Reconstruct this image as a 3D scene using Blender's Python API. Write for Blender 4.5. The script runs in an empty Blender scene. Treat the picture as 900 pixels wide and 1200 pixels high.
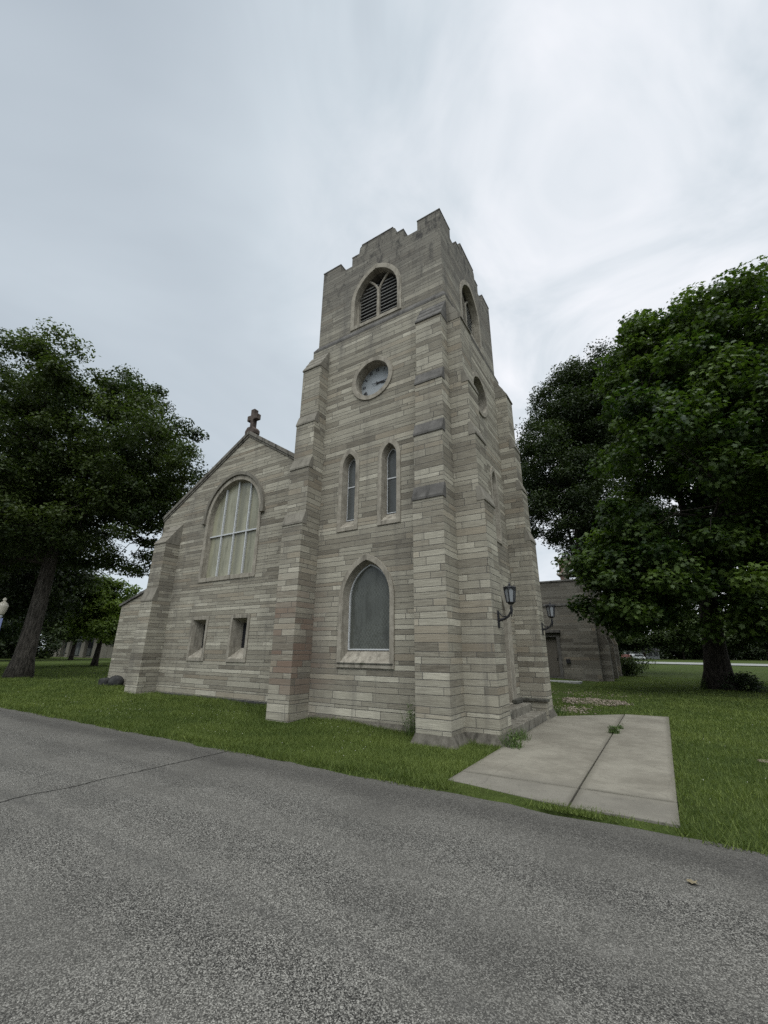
import bpy, bmesh, math, random
import numpy as np
from mathutils import Vector, Matrix
from mathutils.geometry import tessellate_polygon
random.seed(7); rng = np.random.default_rng(11)
R = math.radians
sc = bpy.context.scene
COL = sc.collection

# ------------------------------------------------------------------ helpers: objects
class MB:
    """collects shapes in world coordinates; build() links them as ONE mesh object"""
    def __init__(s): s.v = []; s.f = []
    def add(s, vs, fs):
        o = len(s.v); s.v += [tuple(p) for p in vs]; s.f += [tuple(i + o for i in f) for f in fs]; return s
    def box(s, x0, x1, y0, y1, z0, z1):
        return s.add([(x0,y0,z0),(x1,y0,z0),(x1,y1,z0),(x0,y1,z0),(x0,y0,z1),(x1,y0,z1),(x1,y1,z1),(x0,y1,z1)],
                     [(0,3,2,1),(4,5,6,7),(0,1,5,4),(1,2,6,5),(2,3,7,6),(3,0,4,7)])
    def prism(s, poly, fr, d0, d1):
        """closed prism of a 2D polygon; fr(u,v,d) maps to 3D"""
        n = len(poly)
        vs = [fr(u,v,d0) for u,v in poly] + [fr(u,v,d1) for u,v in poly]
        tri = tessellate_polygon([[Vector((u,v,0)) for u,v in poly]])
        fs = [tuple(t) for t in tri] + [tuple(n+i for i in reversed(t)) for t in tri]
        fs += [(i,(i+1)%n,n+(i+1)%n,n+i) for i in range(n)]
        return s.add(vs, fs)
    def sheet(s, outer, holes, fr, d):
        loops = [outer] + holes
        pts = [p for l in loops for p in l]
        tri = tessellate_polygon([[Vector((u,v,0)) for u,v in l] for l in loops])
        return s.add([fr(u,v,d) for u,v in pts], [tuple(t) for t in tri])
    def strip(s, loop, fr, d0, d1, loop2=None, closed=True):
        l2 = loop2 or loop; n = len(loop)
        vs = [fr(u,v,d0) for u,v in loop] + [fr(u,v,d1) for u,v in l2]
        return s.add(vs, [(i,(i+1)%n,n+(i+1)%n,n+i) for i in range(n if closed else n-1)])
    def ring(s, outer, inner, fr, d0, d1, d1i=None, inner2=None):
        """frame between two outlines: front face, outer sides, reveal (optionally splayed to inner2)"""
        s.sheet(outer, [inner], fr, d0); s.strip(outer, fr, d0, d1); s.strip(inner, fr, d0, d1i or d1, inner2); return s
    def tube(s, pts, rad, n=8, caps=True):
        P = [Vector(p) for p in pts]; m = len(P); o = len(s.v)
        prev = None; vs = []
        for i,p in enumerate(P):
            t = (P[min(i+1,m-1)] - P[max(i-1,0)]).normalized()
            if prev is None: a = t.orthogonal().normalized()
            else:
                a = prev - t*prev.dot(t); a = a.normalized() if a.length > 1e-6 else t.orthogonal().normalized()
            prev = a; b = t.cross(a); r = rad[i] if hasattr(rad,'__len__') else rad
            for k in range(n):
                q = 2*math.pi*k/n; vs.append(p + a*(r*math.cos(q)) + b*(r*math.sin(q)))
        fs = [(i*n+k, i*n+(k+1)%n, (i+1)*n+(k+1)%n, (i+1)*n+k) for i in range(m-1) for k in range(n)]
        if caps: fs += [tuple(range(n-1,-1,-1)), tuple((m-1)*n+k for k in range(n))]
        return s.add(vs, fs)
    def lathe(s, prof, c, n=16):
        """prof: list of (r,z) around the vertical through c"""
        vs = [(c[0]+r*math.cos(2*math.pi*k/n), c[1]+r*math.sin(2*math.pi*k/n), c[2]+z) for r,z in prof for k in range(n)]
        m = len(prof)
        fs = [(i*n+k, i*n+(k+1)%n, (i+1)*n+(k+1)%n, (i+1)*n+k) for i in range(m-1) for k in range(n)]
        fs += [tuple(range(n-1,-1,-1)), tuple((m-1)*n+k for k in range(n))]
        return s.add(vs, fs)
    def build(s, name, mat, parent=None, bevel=0, smooth=False):
        me = bpy.data.meshes.new(name); off = abs_loc(parent)
        me.from_pydata([(x-off[0],y-off[1],z-off[2]) for x,y,z in s.v], [], s.f); me.update()
        if smooth: me.polygons.foreach_set('use_smooth', [True]*len(me.polygons))
        o = bpy.data.objects.new(name, me); COL.objects.link(o); o.parent = parent
        me.materials.append(mat)
        if bevel:
            b = bmesh.new(); b.from_mesh(me); bmesh.ops.remove_doubles(b, verts=b.verts, dist=1e-5)
            bmesh.ops.recalc_face_normals(b, faces=b.faces); b.to_mesh(me); b.free()
            md = o.modifiers.new('edge','BEVEL'); md.width = bevel; md.segments = 2; md.limit_method = 'ANGLE'
        return o
def abs_loc(o):
    v = Vector((0,0,0))
    while o is not None: v += o.location; o = o.parent
    return v
def tag(o, label=None, cat=None, group=None, kind=None):
    if label: o['label'] = label
    if cat: o['category'] = cat
    if group: o['group'] = group
    if kind: o['kind'] = kind
    return o
def thing(name, loc, label, cat, group=None):
    o = bpy.data.objects.new(name, None); COL.objects.link(o); o.location = loc; o.empty_display_size = .2
    return tag(o, label, cat, group)
def npmesh(name, V, F, mat, parent=None, smooth=False, attr=None, edges=None):
    """fast mesh from numpy: V (n,3), F (m,k)"""
    V = np.asarray(V, np.float32); F = np.asarray(F, np.int32); off = abs_loc(parent)
    V = V - np.array(off, np.float32)
    me = bpy.data.meshes.new(name); k = F.shape[1]
    me.vertices.add(len(V)); me.vertices.foreach_set('co', V.ravel())
    me.loops.add(F.size); me.loops.foreach_set('vertex_index', F.ravel())
    me.polygons.add(len(F)); me.polygons.foreach_set('loop_start', np.arange(0,F.size,k,dtype=np.int32))
    me.polygons.foreach_set('loop_total', np.full(len(F),k,np.int32))
    if smooth: me.polygons.foreach_set('use_smooth', np.ones(len(F),bool))
    me.update(calc_edges=True)
    if attr is not None:
        a = me.attributes.new('tone','FLOAT','POINT'); a.data.foreach_set('value', np.asarray(attr,np.float32))
    o = bpy.data.objects.new(name, me); COL.objects.link(o); o.parent = parent; me.materials.append(mat)
    return o

# ------------------------------------------------------------------ helpers: materials
class NT:
    def __init__(s, name):
        s.m = bpy.data.materials.new(name); s.m.use_nodes = True; s.t = s.m.node_tree; s.t.nodes.clear()
        s.out = s.n('ShaderNodeOutputMaterial')
    def n(s, typ, **kw):
        x = s.t.nodes.new(typ)
        for k,v in kw.items(): setattr(x,k,v)
        return x
    def l(s, a, b): s.t.links.new(a, b)
    def inp(s, x, i, v):
        if isinstance(v, bpy.types.NodeSocket): s.l(v, x.inputs[i])
        elif v is not None: x.inputs[i].default_value = v
    def math(s, op, a, b=None, c=None, clamp=False):
        x = s.n('ShaderNodeMath', operation=op, use_clamp=clamp); s.inp(x,0,a); s.inp(x,1,b); s.inp(x,2,c); return x.outputs[0]
    def noise(s, vec, scale, detail=3, rough=.55, dist=0, out=0):
        x = s.n('ShaderNodeTexNoise'); s.inp(x,'Vector',vec); s.inp(x,'Scale',scale); s.inp(x,'Detail',detail); s.inp(x,'Roughness',rough); s.inp(x,'Distortion',dist)
        return x.outputs[out]
    def vor1(s, w, scale, feature, rnd=1.0):
        x = s.n('ShaderNodeTexVoronoi', voronoi_dimensions='1D', feature=feature); s.inp(x,'W',w); s.inp(x,'Scale',scale); s.inp(x,'Randomness',rnd); return x
    def ramp(s, fac, stops, interp='LINEAR'):
        x = s.n('ShaderNodeValToRGB'); s.inp(x,0,fac); cr = x.color_ramp; cr.interpolation = interp
        while len(cr.elements) < len(stops): cr.elements.new(.5)
        for e,(p,c) in zip(cr.elements, stops): e.position = p; e.color = (*c,1) if len(c)==3 else c
        return x.outputs[0]
    def step(s, v, lo, hi, a=0., b=1.):
        x = s.n('ShaderNodeMapRange', interpolation_type='SMOOTHSTEP'); s.inp(x,0,v); s.inp(x,1,lo); s.inp(x,2,hi); s.inp(x,3,a); s.inp(x,4,b); return x.outputs[0]
    def mix(s, f, a, b, mode='MIX'):
        x = s.n('ShaderNodeMix', data_type='RGBA', blend_type=mode); s.inp(x,0,f)
        for i,v in ((6,a),(7,b)): s.inp(x,i,(*v,1) if isinstance(v,tuple) and len(v)==3 else v)
        return x.outputs[2]
    def scalev(s, v, sx, sy, sz):
        x = s.n('ShaderNodeVectorMath', operation='MULTIPLY'); s.inp(x,0,v); x.inputs[1].default_value = (sx,sy,sz); return x.outputs[0]
    def pos(s): return s.n('ShaderNodeNewGeometry').outputs['Position']
    def sep(s, v):
        x = s.n('ShaderNodeSeparateXYZ'); s.inp(x,0,v); return x.outputs
    def bump(s, h, strength=.5, dist=.01):
        x = s.n('ShaderNodeBump'); x.inputs['Strength'].default_value = strength; x.inputs['Distance'].default_value = dist; s.inp(x,'Height',h); return x.outputs[0]
    def bsdf(s, col, rough=.8, normal=None, metal=0, spec=.3, **kw):
        x = s.n('ShaderNodeBsdfPrincipled'); s.inp(x,'Base Color',(*col,1) if isinstance(col,tuple) and len(col)==3 else col)
        s.inp(x,'Roughness',rough); s.inp(x,'Metallic',metal); s.inp(x,'Specular IOR Level',spec)
        if normal is not None: s.l(normal, x.inputs['Normal'])
        for k,v in kw.items(): s.inp(x,k,v)
        s.l(x.outputs[0], s.out.inputs[0]); return x

def mat_ashlar(name, stops, course=8.3, block=.85, dirt_top=True, pink=False, rnd_c=1.0, dark=1.0):
    k = NT(name); geo = k.n('ShaderNodeNewGeometry'); P = geo.outputs['Position']; X,Y,Zc = k.sep(P)
    nx,ny,nz = k.sep(geo.outputs['True Normal'])
    facex = k.math('GREATER_THAN', k.math('ABSOLUTE',nx), k.math('ABSOLUTE',ny))
    oi = k.n('ShaderNodeObjectInfo')
    u = k.math('ADD', k.math('ADD', k.math('MULTIPLY', X, k.math('SUBTRACT',1.,facex)), k.math('MULTIPLY',Y,facex)), k.math('MULTIPLY',oi.outputs['Random'],53.))
    u = k.math('ADD', u, k.math('MULTIPLY', facex, 17.3))
    wob = k.noise(P, 3., 2)
    zc = k.math('ADD', Zc, k.math('MULTIPLY', k.math('SUBTRACT',wob,.5), .012))
    c1 = k.vor1(zc, course, 'F1', rnd_c); e1 = k.vor1(zc, course, 'DISTANCE_TO_EDGE', rnd_c)
    cr,cg,cb = k.sep(c1.outputs['Color'])
    w2 = k.math('ADD', k.math('MULTIPLY', u, k.math('ADD', .75, k.math('MULTIPLY',cg,.7))), k.math('MULTIPLY', cr, 91.7))
    c2 = k.vor1(w2, block, 'F1', .9); e2 = k.vor1(w2, block, 'DISTANCE_TO_EDGE', .9)
    br,bg,bb = k.sep(c2.outputs['Color'])
    tone = k.math('ADD', k.math('MULTIPLY', br, .38), k.math('ADD', .14, k.math('MULTIPLY', cb, .32)))
    # lengthwise bedding streaks and grain
    streak = k.noise(k.scalev(P, 1.6,1.6,26.), 2.2, 4, .6); grain = k.noise(P, 60., 3, .7)
    tone = k.math('ADD', tone, k.math('MULTIPLY', k.math('SUBTRACT',streak,.5), .75))
    tone = k.math('ADD', tone, k.math('MULTIPLY', k.math('SUBTRACT',grain,.5), .28))
    col = k.ramp(tone, stops)
    warm = k.mix(k.step(bg,.70,.95,0.,.4), col, (.26,.212,.152)); col = warm
    big = k.noise(k.scalev(P,.55,.55,.28), 1.3, 4, .6)
    col = k.mix(k.step(big,.48,.72,0.,.5), col, (.115,.105,.09))
    drip = k.noise(k.scalev(P,2.6,2.6,.22), 1.4, 4, .65)
    col = k.mix(k.step(drip,.52,.75,0.,.42), col, (.10,.093,.082))
    if dirt_top:
        t = k.math('MULTIPLY', k.step(k.math('ADD',Zc,k.math('MULTIPLY',k.math('SUBTRACT',drip,.5),4.)), 9.2, 12.8), .62)
        col = k.mix(t, col, (.105,.098,.088))
        blk = k.step(k.noise(k.scalev(P,3,3,1.2), 1.8, 5, .7), .50, .66)
        t2 = k.math('MULTIPLY', k.step(k.math('ADD',Zc,k.math('MULTIPLY',k.math('SUBTRACT',drip,.5),2.5)), 11.2, 13.6), k.math('MULTIPLY', blk, .9))
        col = k.mix(t2, col, (.045,.043,.04))
    if pink:
        d = k.n('ShaderNodeVectorMath', operation='DISTANCE'); k.inp(d,0,k.scalev(P,1.,1.,.62)); d.inputs[1].default_value = (-4.1,-.3,1.05)
        f = k.math('MULTIPLY', k.step(k.math('ADD', d.outputs['Value'], k.math('MULTIPLY',k.math('SUBTRACT',big,.5),1.4)), 1.35, .35), k.math('ADD',.12,k.step(bb,.35,.75,0.,.75)))
        col = k.mix(f, col, (.175,.122,.092))
    em = k.math('MINIMUM', k.math('DIVIDE', e1.outputs['Distance'], course), k.math('DIVIDE', e2.outputs['Distance'], block))
    face = k.step(em, .0035, .0085)
    jn = k.noise(P, 2.2, 3)
    col = k.mix(face, k.mix(jn, (.06,.055,.048), (.17,.16,.14)), col)
    if dark != 1.0: col = k.mix(1., col, (dark,dark,dark), 'MULTIPLY')
    h = k.math('ADD', k.math('MULTIPLY', face, .006), k.math('MULTIPLY', k.math('ADD', br, k.math('MULTIPLY', face, 0.)), .006))
    h = k.math('ADD', h, k.math('MULTIPLY', streak, .004)); h = k.math('ADD', h, k.math('MULTIPLY', grain, .0022))
    k.bsdf(col, .93, k.bump(h, 1., 1.), spec=.15); return k.m
STONE = [(0.02,(.090,.079,.061)),(.28,(.180,.161,.126)),(.48,(.258,.237,.187)),(.66,(.328,.304,.242)),(.95,(.48,.445,.358))]
M = {}
M['tower'] = mat_ashlar('tower_ashlar', STONE, pink=True)
M['nave'] = mat_ashlar('nave_ashlar', STONE, course=8.8, block=.85, dirt_top=False)
M['side'] = mat_ashlar('buttress_ashlar', STONE, course=7.3, block=1.1, pink=True, dirt_top=False)
M['annex'] = mat_ashlar('annex_ashlar', [(p,(c[0]*.5,c[1]*.5,c[2]*.52)) for p,c in STONE], course=5.2, block=1.0, dirt_top=False)
def mat_stone(name, c0, c1, streak=.3, scale=6., rough=.92, moss=None):
    k = NT(name); P = k.pos(); oi = k.n('ShaderNodeObjectInfo')
    a = k.noise(P, scale, 5, .65); d = k.noise(k.scalev(P,4,4,.5), 1.8, 4, .65); g = k.noise(P, 85., 2, .6)
    col = k.mix(k.step(a,.3,.7), c0, c1); col = k.mix(k.step(d,.48,.72,0.,streak*2), col, tuple(x*.36 for x in c0))
    if moss: col = k.mix(k.step(k.noise(P, 3.2, 4, .7),.52,.66,0.,.8), col, moss)
    col = k.mix(.35, col, k.ramp(g,[(.25,(.4,.4,.4)),(.75,(1.,1.,1.))]), 'MULTIPLY')
    k.bsdf(col, rough, k.bump(k.math('ADD',k.math('MULTIPLY',a,.004),k.math('MULTIPLY',g,.003)), .8, 1.), spec=.15); return k.m
M['trim'] = mat_stone('dressed_limestone', (.235,.21,.168), (.345,.314,.256), .34)
M['cap'] = mat_stone('weathered_cap_stone', (.085,.08,.073), (.14,.132,.12), .3, 2.5)
M['cap_light'] = mat_stone('grey_cap_stone', (.17,.155,.126), (.225,.207,.17), .25, 2.5)
M['gable_cap'] = mat_stone('gable_cap_stone', (.12,.11,.092), (.21,.195,.165), .45)
M['coping'] = mat_stone('coping_stone', (.085,.08,.074), (.19,.18,.16), .4)
M['cross'] = mat_stone('cross_stone', (.07,.055,.047), (.125,.10,.085), .3)
M['plinth'] = mat_stone('plinth_concrete', (.085,.077,.062), (.15,.137,.112), .35)
M['pale_slab'] = mat_stone('pale_concrete', (.20,.205,.19), (.31,.315,.295), .25)
M['step'] = mat_stone('step_stone', (.135,.122,.098), (.235,.218,.18), .4)
M['mossy'] = mat_stone('mossy_stone', (.05,.048,.04), (.12,.115,.095), .3, moss=(.03,.04,.018))
M['rock'] = mat_stone('dark_rock', (.022,.022,.022), (.055,.054,.05), .2)
M['rubble'] = mat_stone('pale_rubble', (.13,.105,.078), (.30,.25,.20), .2, 9.)
def mat_plain(name, c, rough=.5, metal=0, spec=.4, var=.25, scale=12.):
    k = NT(name); P = k.pos(); a = k.noise(P, scale, 4, .6)
    col = k.mix(k.step(a,.35,.7,0.,var), c, tuple(x*.45 for x in c)); k.bsdf(col, k.math('ADD',rough-.08,k.math('MULTIPLY',a,.16)), metal=metal, spec=spec); return k.m
M['iron'] = mat_plain('black_iron', (.012,.012,.014), .45)
M['white_bar'] = mat_plain('white_painted_metal', (.47,.475,.47), .5)
M['louvre'] = mat_plain('grey_louvre_wood', (.20,.195,.18), .8)
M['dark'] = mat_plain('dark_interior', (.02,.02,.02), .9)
M['wood'] = mat_plain('dark_oak_door', (.075,.045,.028), .6)
M['slate'] = mat_plain('slate_roof', (.06,.06,.065), .7)
M['dial_mark'] = mat_plain('clock_black', (.03,.03,.032), .5)
def mat_glass(name, c, lattice=0, drape=0, rough=.22):
    k = NT(name); P = k.pos(); X,Y,Zc = k.sep(P); col = k.mix(k.noise(P,2.2,4,.6), tuple(x*.7 for x in c), tuple(x*1.3 for x in c)); h = k.noise(P, 7., 2)
    if drape:
        w = k.noise(k.scalev(P,3.6,1.,.16), 1., 2, .5); col = k.mix(k.step(w,.30,.72), tuple(x*.68 for x in c), tuple(x*1.2 for x in c))
    gr = k.step(k.noise(k.scalev(P,3,3,.6), 1.7, 5, .7), .45, .68, 0., .55); col = k.mix(gr, col, tuple(x*.45 for x in c))
    if lattice:
        a = k.math('PINGPONG', k.math('ADD', k.math('MULTIPLY',X,12.), k.math('MULTIPLY',Zc,8.)), .5); b = k.math('PINGPONG', k.math('SUBTRACT', k.math('MULTIPLY',X,12.), k.math('MULTIPLY',Zc,8.)), .5)
        g = k.step(k.math('MINIMUM',a,b), .02, .09); fade = k.step(k.noise(P,1.6,2),.42,.6)
        col = k.mix(k.math('MULTIPLY', k.math('SUBTRACT',1.,g), fade), col, tuple(x*1.6 for x in c))
    k.bsdf(col, k.math('ADD',rough-.12,k.math('MULTIPLY',gr,.5)), k.bump(h,.25,.03), spec=.5); return k.m
M['glass_lattice'] = mat_glass('leaded_glass_behind_screen', (.066,.069,.058), lattice=1, rough=.3)
M['glass_dark'] = mat_glass('dull_grey_glass', (.075,.078,.072), drape=1, rough=.3)
M['glass_pale'] = mat_glass('translucent_curtain_glass', (.235,.226,.16), drape=1, rough=.3)
M['glass_black'] = mat_glass('dark_window_glass', (.012,.013,.016), rough=.1)
M['lantern_glass'] = mat_plain('frosted_lantern_glass', (.20,.21,.215), .3, var=.1)
def mat_dial():
    k = NT('clock_dial_enamel'); P = k.pos(); a = k.noise(P, 2.4, 4, .6); b = k.noise(k.scalev(P,5,5,1), 3., 4, .6)
    col = k.mix(a, (.20,.215,.22), (.32,.34,.35)); col = k.mix(k.step(b,.5,.75,0.,.3), col, (.2,.2,.19)); k.bsdf(col, .45, spec=.4); return k.m
M['dial'] = mat_dial()

def mat_asphalt():
    k = NT('aggregate_asphalt'); P = k.pos(); X,Y,Zc = k.sep(P)
    v = k.n('ShaderNodeTexVoronoi', feature='F1'); k.inp(v,'Vector',k.scalev(P,1,1,0)); v.inputs['Scale'].default_value = 160.
    r_,g_,b_ = k.sep(v.outputs['Color']); n2 = k.noise(P, 330., 2, .6)
    speck = k.math('ADD', k.math('MULTIPLY', r_, .75), k.math('MULTIPLY', k.math('SUBTRACT',n2,.5), .7))
    col = k.ramp(speck, [(.12,(.018,.0175,.016)),(.40,(.088,.084,.075)),(.62,(.19,.182,.162)),(.94,(.48,.458,.41))])
    big = k.noise(P, .5, 4, .6); band = k.noise(k.scalev(P,.12,1.3,1), 1.1, 3, .55); mid = k.noise(P, 3.4, 4, .65)
    col = k.mix(k.step(big,.42,.68,0.,.45), col, (.07,.067,.06)); col = k.mix(k.step(band,.5,.7,0.,.3), col, (.062,.059,.053))
    col = k.mix(k.step(mid,.55,.75,0.,.3), col, (.22,.21,.19))
    # older, darker strip next to the lawn
    ed = k.step(k.math('ADD', Y, k.math('MULTIPLY',k.math('SUBTRACT',big,.5),1.6)), -4.4, -3.1, 0., .6); col = k.mix(ed, col, (.05,.047,.042))
    patch = k.step(k.noise(k.scalev(P,.55,1.,1), .75, 6, .75, .4),   .56, .64, 0., .12); col = k.mix(patch, col, (.05,.048,.043))
    lane = k.math('ABSOLUTE', k.math('SUBTRACT', k.math('PINGPONG', k.math('ADD', Y, k.math('MULTIPLY',big,.9)), .95), .47)); col = k.mix(k.step(lane,.40,.12,0.,.08), col, (.30,.285,.25))
    vc = k.n('ShaderNodeTexVoronoi', feature='DISTANCE_TO_EDGE'); k.inp(vc,'Vector', k.mix(.16, k.scalev(P,1,1,0), k.noise(P,2.4,4,.6,0,1))); vc.inputs['Scale'].default_value = 1.05
    hair = k.math('MULTIPLY', k.step(vc.outputs['Distance'], .010, .002), k.step(k.noise(P,.55,2), .56, .62)); col = k.mix(k.math('MULTIPLY',hair,.22), col, (.018,.017,.015))
    # one transverse crack and a fainter second one
    n3 = k.noise(k.scalev(P,0,1,0), 1.3, 5, .7); n4 = k.noise(P, 9., 3)
    dx = k.math('ABSOLUTE', k.math('SUBTRACT', k.math('ADD', X, 3.08), k.math('MULTIPLY',k.math('SUBTRACT',n3,.5),.35)))
    crack = k.step(dx, k.math('MULTIPLY',n4,.055), .006); lim = k.step(Y,-6.6,-6.0)
    col = k.mix(k.math('MULTIPLY',crack,lim), col, (.016,.015,.013))
    dy = k.math('ABSOLUTE', k.math('SUBTRACT', k.math('ADD', Y, 5.75), k.math('MULTIPLY',k.math('SUBTRACT',k.noise(k.scalev(P,1,0,0),.9,5,.7),.5),.5)))
    col = k.mix(k.step(dy,.12,.01,0.,.2), col, (.045,.044,.042))
    rg = k.math('ADD',.75,k.math('MULTIPLY',n2,.2))
    hgt = k.math('SUBTRACT', k.math('MULTIPLY', v.outputs['Distance'], -.35), k.math('MULTIPLY',k.math('MULTIPLY',crack,lim), 1.2))
    k.bsdf(col, rg, k.bump(hgt, .7, .012), spec=.12); return k.m
M['asphalt'] = mat_asphalt()
def mat_concrete():
    k = NT('path_concrete'); P = k.pos(); X,Y,Zc = k.sep(P)
    a = k.noise(P, 1.1, 5, .65); g = k.noise(P, 110., 2, .7); s = k.noise(k.scalev(P,2.,3.,1), 2.6, 5, .7)
    col = k.mix(k.step(a,.3,.7), (.15,.136,.108), (.225,.207,.167)); col = k.mix(k.step(s,.5,.72,0.,.4), col, (.115,.104,.083))
    col = k.mix(.4, col, k.ramp(g,[(.3,(.55,.55,.55)),(.7,(1.,1.,1.))]), 'MULTIPLY')
    col = k.mix(k.step(k.math('ADD',Y,k.math('MULTIPLY',a,.8)), -1.0, -1.9, 0., .45), col, (.11,.103,.09))
    j1 = k.math('ABSOLUTE', k.math('SUBTRACT', X, 2.21)); j2 = k.math('ABSOLUTE', k.math('SUBTRACT', Y, k.math('ADD', k.math('MULTIPLY',X,.048), -2.02))); jd = k.math('MINIMUM', j1, j2)
    jd = k.math('MINIMUM', jd, k.math('MINIMUM', k.math('ABSOLUTE',k.math('SUBTRACT',X,.70)), k.math('ABSOLUTE',k.math('SUBTRACT',X,3.22))))
    col = k.mix(k.math('MULTIPLY', k.step(jd,.10,.0), k.step(a,.35,.65,.1,.6)), col, (.07,.064,.048))
    sp = k.step(k.noise(P, 5.5, 5, .75), .60, .68, 0., .55); col = k.mix(sp, col, (.10,.093,.078))
    vc = k.n('ShaderNodeTexVoronoi', feature='DISTANCE_TO_EDGE'); k.inp(vc,'Vector', k.mix(.2, k.scalev(P,1,1,0), k.noise(P,2.,4,.6,0,1))); vc.inputs['Scale'].default_value = .62
    col = k.mix(k.math('MULTIPLY', k.step(vc.outputs['Distance'], .006, .001), .18), col, (.04,.037,.03))
    k.bsdf(col, .9, k.bump(k.math('ADD',k.math('MULTIPLY',g,.003),k.math('MULTIPLY',a,.01)),.8,1.), spec=.2); return k.m
M['concrete'] = mat_concrete()
def mat_lawn():
    k = NT('lawn_ground'); P = k.pos()
    a = k.noise(P, .25, 5, .6); b = k.noise(P, 2.2, 5, .65); c = k.noise(P, 26., 4, .7); d = k.noise(P, 120., 2, .6)
    f = k.math('ADD', k.math('MULTIPLY',b,.45), k.math('ADD',k.math('MULTIPLY',c,.35),k.math('MULTIPLY',d,.2)))
    col = k.ramp(f,[(.3,(.016,.024,.007)),(.5,(.038,.055,.014)),(.68,(.075,.098,.026))]); col = k.mix(k.step(a,.45,.7,0.,.4), col, (.075,.088,.026))
    k.bsdf(col, .95, k.bump(k.math('ADD',k.math('MULTIPLY',c,.03),k.math('MULTIPLY',d,.012)),1.,1.), spec=.05); return k.m
M['lawn'] = mat_lawn()
def mat_leaf(name, c0, c1, trans=.35, rough=.5):
    k = NT(name); at = k.n('ShaderNodeAttribute', attribute_name='tone'); col = k.ramp(at.outputs['Fac'], [(0.,c0),(1.,c1)])
    p = k.n('ShaderNodeBsdfPrincipled'); k.l(col,p.inputs['Base Color']); p.inputs['Roughness'].default_value = rough; p.inputs['Specular IOR Level'].default_value = .25
    t = k.n('ShaderNodeBsdfTranslucent'); k.l(k.mix(1.,col,(1.1,1.25,.5),'MULTIPLY'), t.inputs['Color'])
    m = k.n('ShaderNodeMixShader'); m.inputs[0].default_value = trans; k.l(p.outputs[0],m.inputs[1]); k.l(t.outputs[0],m.inputs[2]); k.l(m.outputs[0],k.out.inputs[0]); return k.m
M['grass'] = mat_leaf('grass_blade', (.044,.070,.014), (.185,.225,.058), .32, .7)
M['weed'] = mat_leaf('weed_leaf', (.04,.07,.02), (.12,.17,.05), .3, .6)
M['oak_leaf'] = mat_leaf('oak_leaf', (.019,.033,.009), (.078,.104,.027), .33)
M['maple_leaf'] = mat_leaf('maple_leaf', (.014,.032,.008), (.095,.142,.028), .36)
M['dark_leaf'] = mat_leaf('dark_tree_leaf', (.014,.024,.009), (.042,.060,.019), .3)
M['lime_leaf'] = mat_leaf('pale_tree_leaf', (.07,.11,.022), (.18,.24,.05), .4)
M['shrub_leaf'] = mat_leaf('shrub_leaf', (.022,.036,.011), (.062,.088,.024), .3)
def mat_bark(name, c):
    k = NT(name); P = k.pos(); a = k.noise(k.scalev(P,9,9,1.6), 1.5, 5, .7); b = k.noise(P, 30., 3, .6)
    col = k.mix(k.step(a,.35,.68), tuple(x*.4 for x in c), tuple(x*1.4 for x in c)); k.bsdf(col, .95, k.bump(k.math('ADD',k.math('MULTIPLY',a,.06),k.math('MULTIPLY',b,.01)),1.,1.), spec=.1); return k.m
M['bark'] = mat_bark('grey_brown_bark', (.075,.066,.055)); M['bark_dark'] = mat_bark('dark_bark', (.045,.038,.032))
def mat_emissless(name, c): return mat_plain(name, c, .6, var=.15)
M['clover'] = mat_plain('white_clover', (.42,.42,.34), .8, var=.1)

# ------------------------------------------------------------------ camera, sky, sun
f_,th,ro,a_ = 491.9586,.3213,.0097,1.0129
CAM = Vector((3.288,-8.2209,1.6)); Fh = Vector((-math.cos(a_),math.sin(a_),0)); Rt = Vector((math.sin(a_),math.cos(a_),0))
fw = Fh*math.cos(th) + Vector((0,0,math.sin(th))); up = -Fh*math.sin(th) + Vector((0,0,math.cos(th)))
e1 = Rt*math.cos(ro) + up*math.sin(ro); e2 = -Rt*math.sin(ro) + up*math.cos(ro); bk = -fw
cam = bpy.data.cameras.new('camera'); cam.sensor_fit = 'VERTICAL'; cam.sensor_height = 24; cam.lens = f_/1200*24; cam.clip_end = 2000; cam.clip_start = .05
co = bpy.data.objects.new('camera', cam); COL.objects.link(co); sc.camera = co
co.matrix_world = Matrix(((e1.x,e2.x,bk.x,CAM.x),(e1.y,e2.y,bk.y,CAM.y),(e1.z,e2.z,bk.z,CAM.z),(0,0,0,1)))
def RF(r, f, z):                      # a point by its distance to the right of / ahead of the viewpoint on the ground plan
    p = Vector((CAM.x,CAM.y,0)) + Rt*r + Fh*f; return (p.x,p.y,z)
SUN = Vector((.22,-.50,1.15)).normalized()
el = math.asin(SUN.z); az = math.atan2(SUN.x, SUN.y)
w = bpy.data.worlds.new('World'); sc.world = w; w.use_nodes = True; wt = w.node_tree; wt.nodes.clear()
k = NT.__new__(NT); k.t = wt
out = k.n('ShaderNodeOutputWorld'); bg = k.n('ShaderNodeBackground'); bg.inputs[1].default_value = .1
sky = k.n('ShaderNodeTexSky'); sky.sky_type = 'NISHITA'; sky.sun_disc = False; sky.sun_elevation = el; sky.sun_rotation = az
D = k.n('ShaderNodeTexCoord').outputs['Generated']; dx,dy,dz = k.sep(D)
zz = k.math('ADD', k.math('MAXIMUM', dz, 0.), .22); flat = k.n('ShaderNodeCombineXYZ')
k.inp(flat,0,k.math('DIVIDE',dx,zz)); k.inp(flat,1,k.math('DIVIDE',dy,zz))
n1 = k.noise(k.scalev(flat.outputs[0],1.,.55,1), .8, 5, .55, .6); n2 = k.noise(flat.outputs[0], 3.0, 5, .55, .8)
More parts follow.
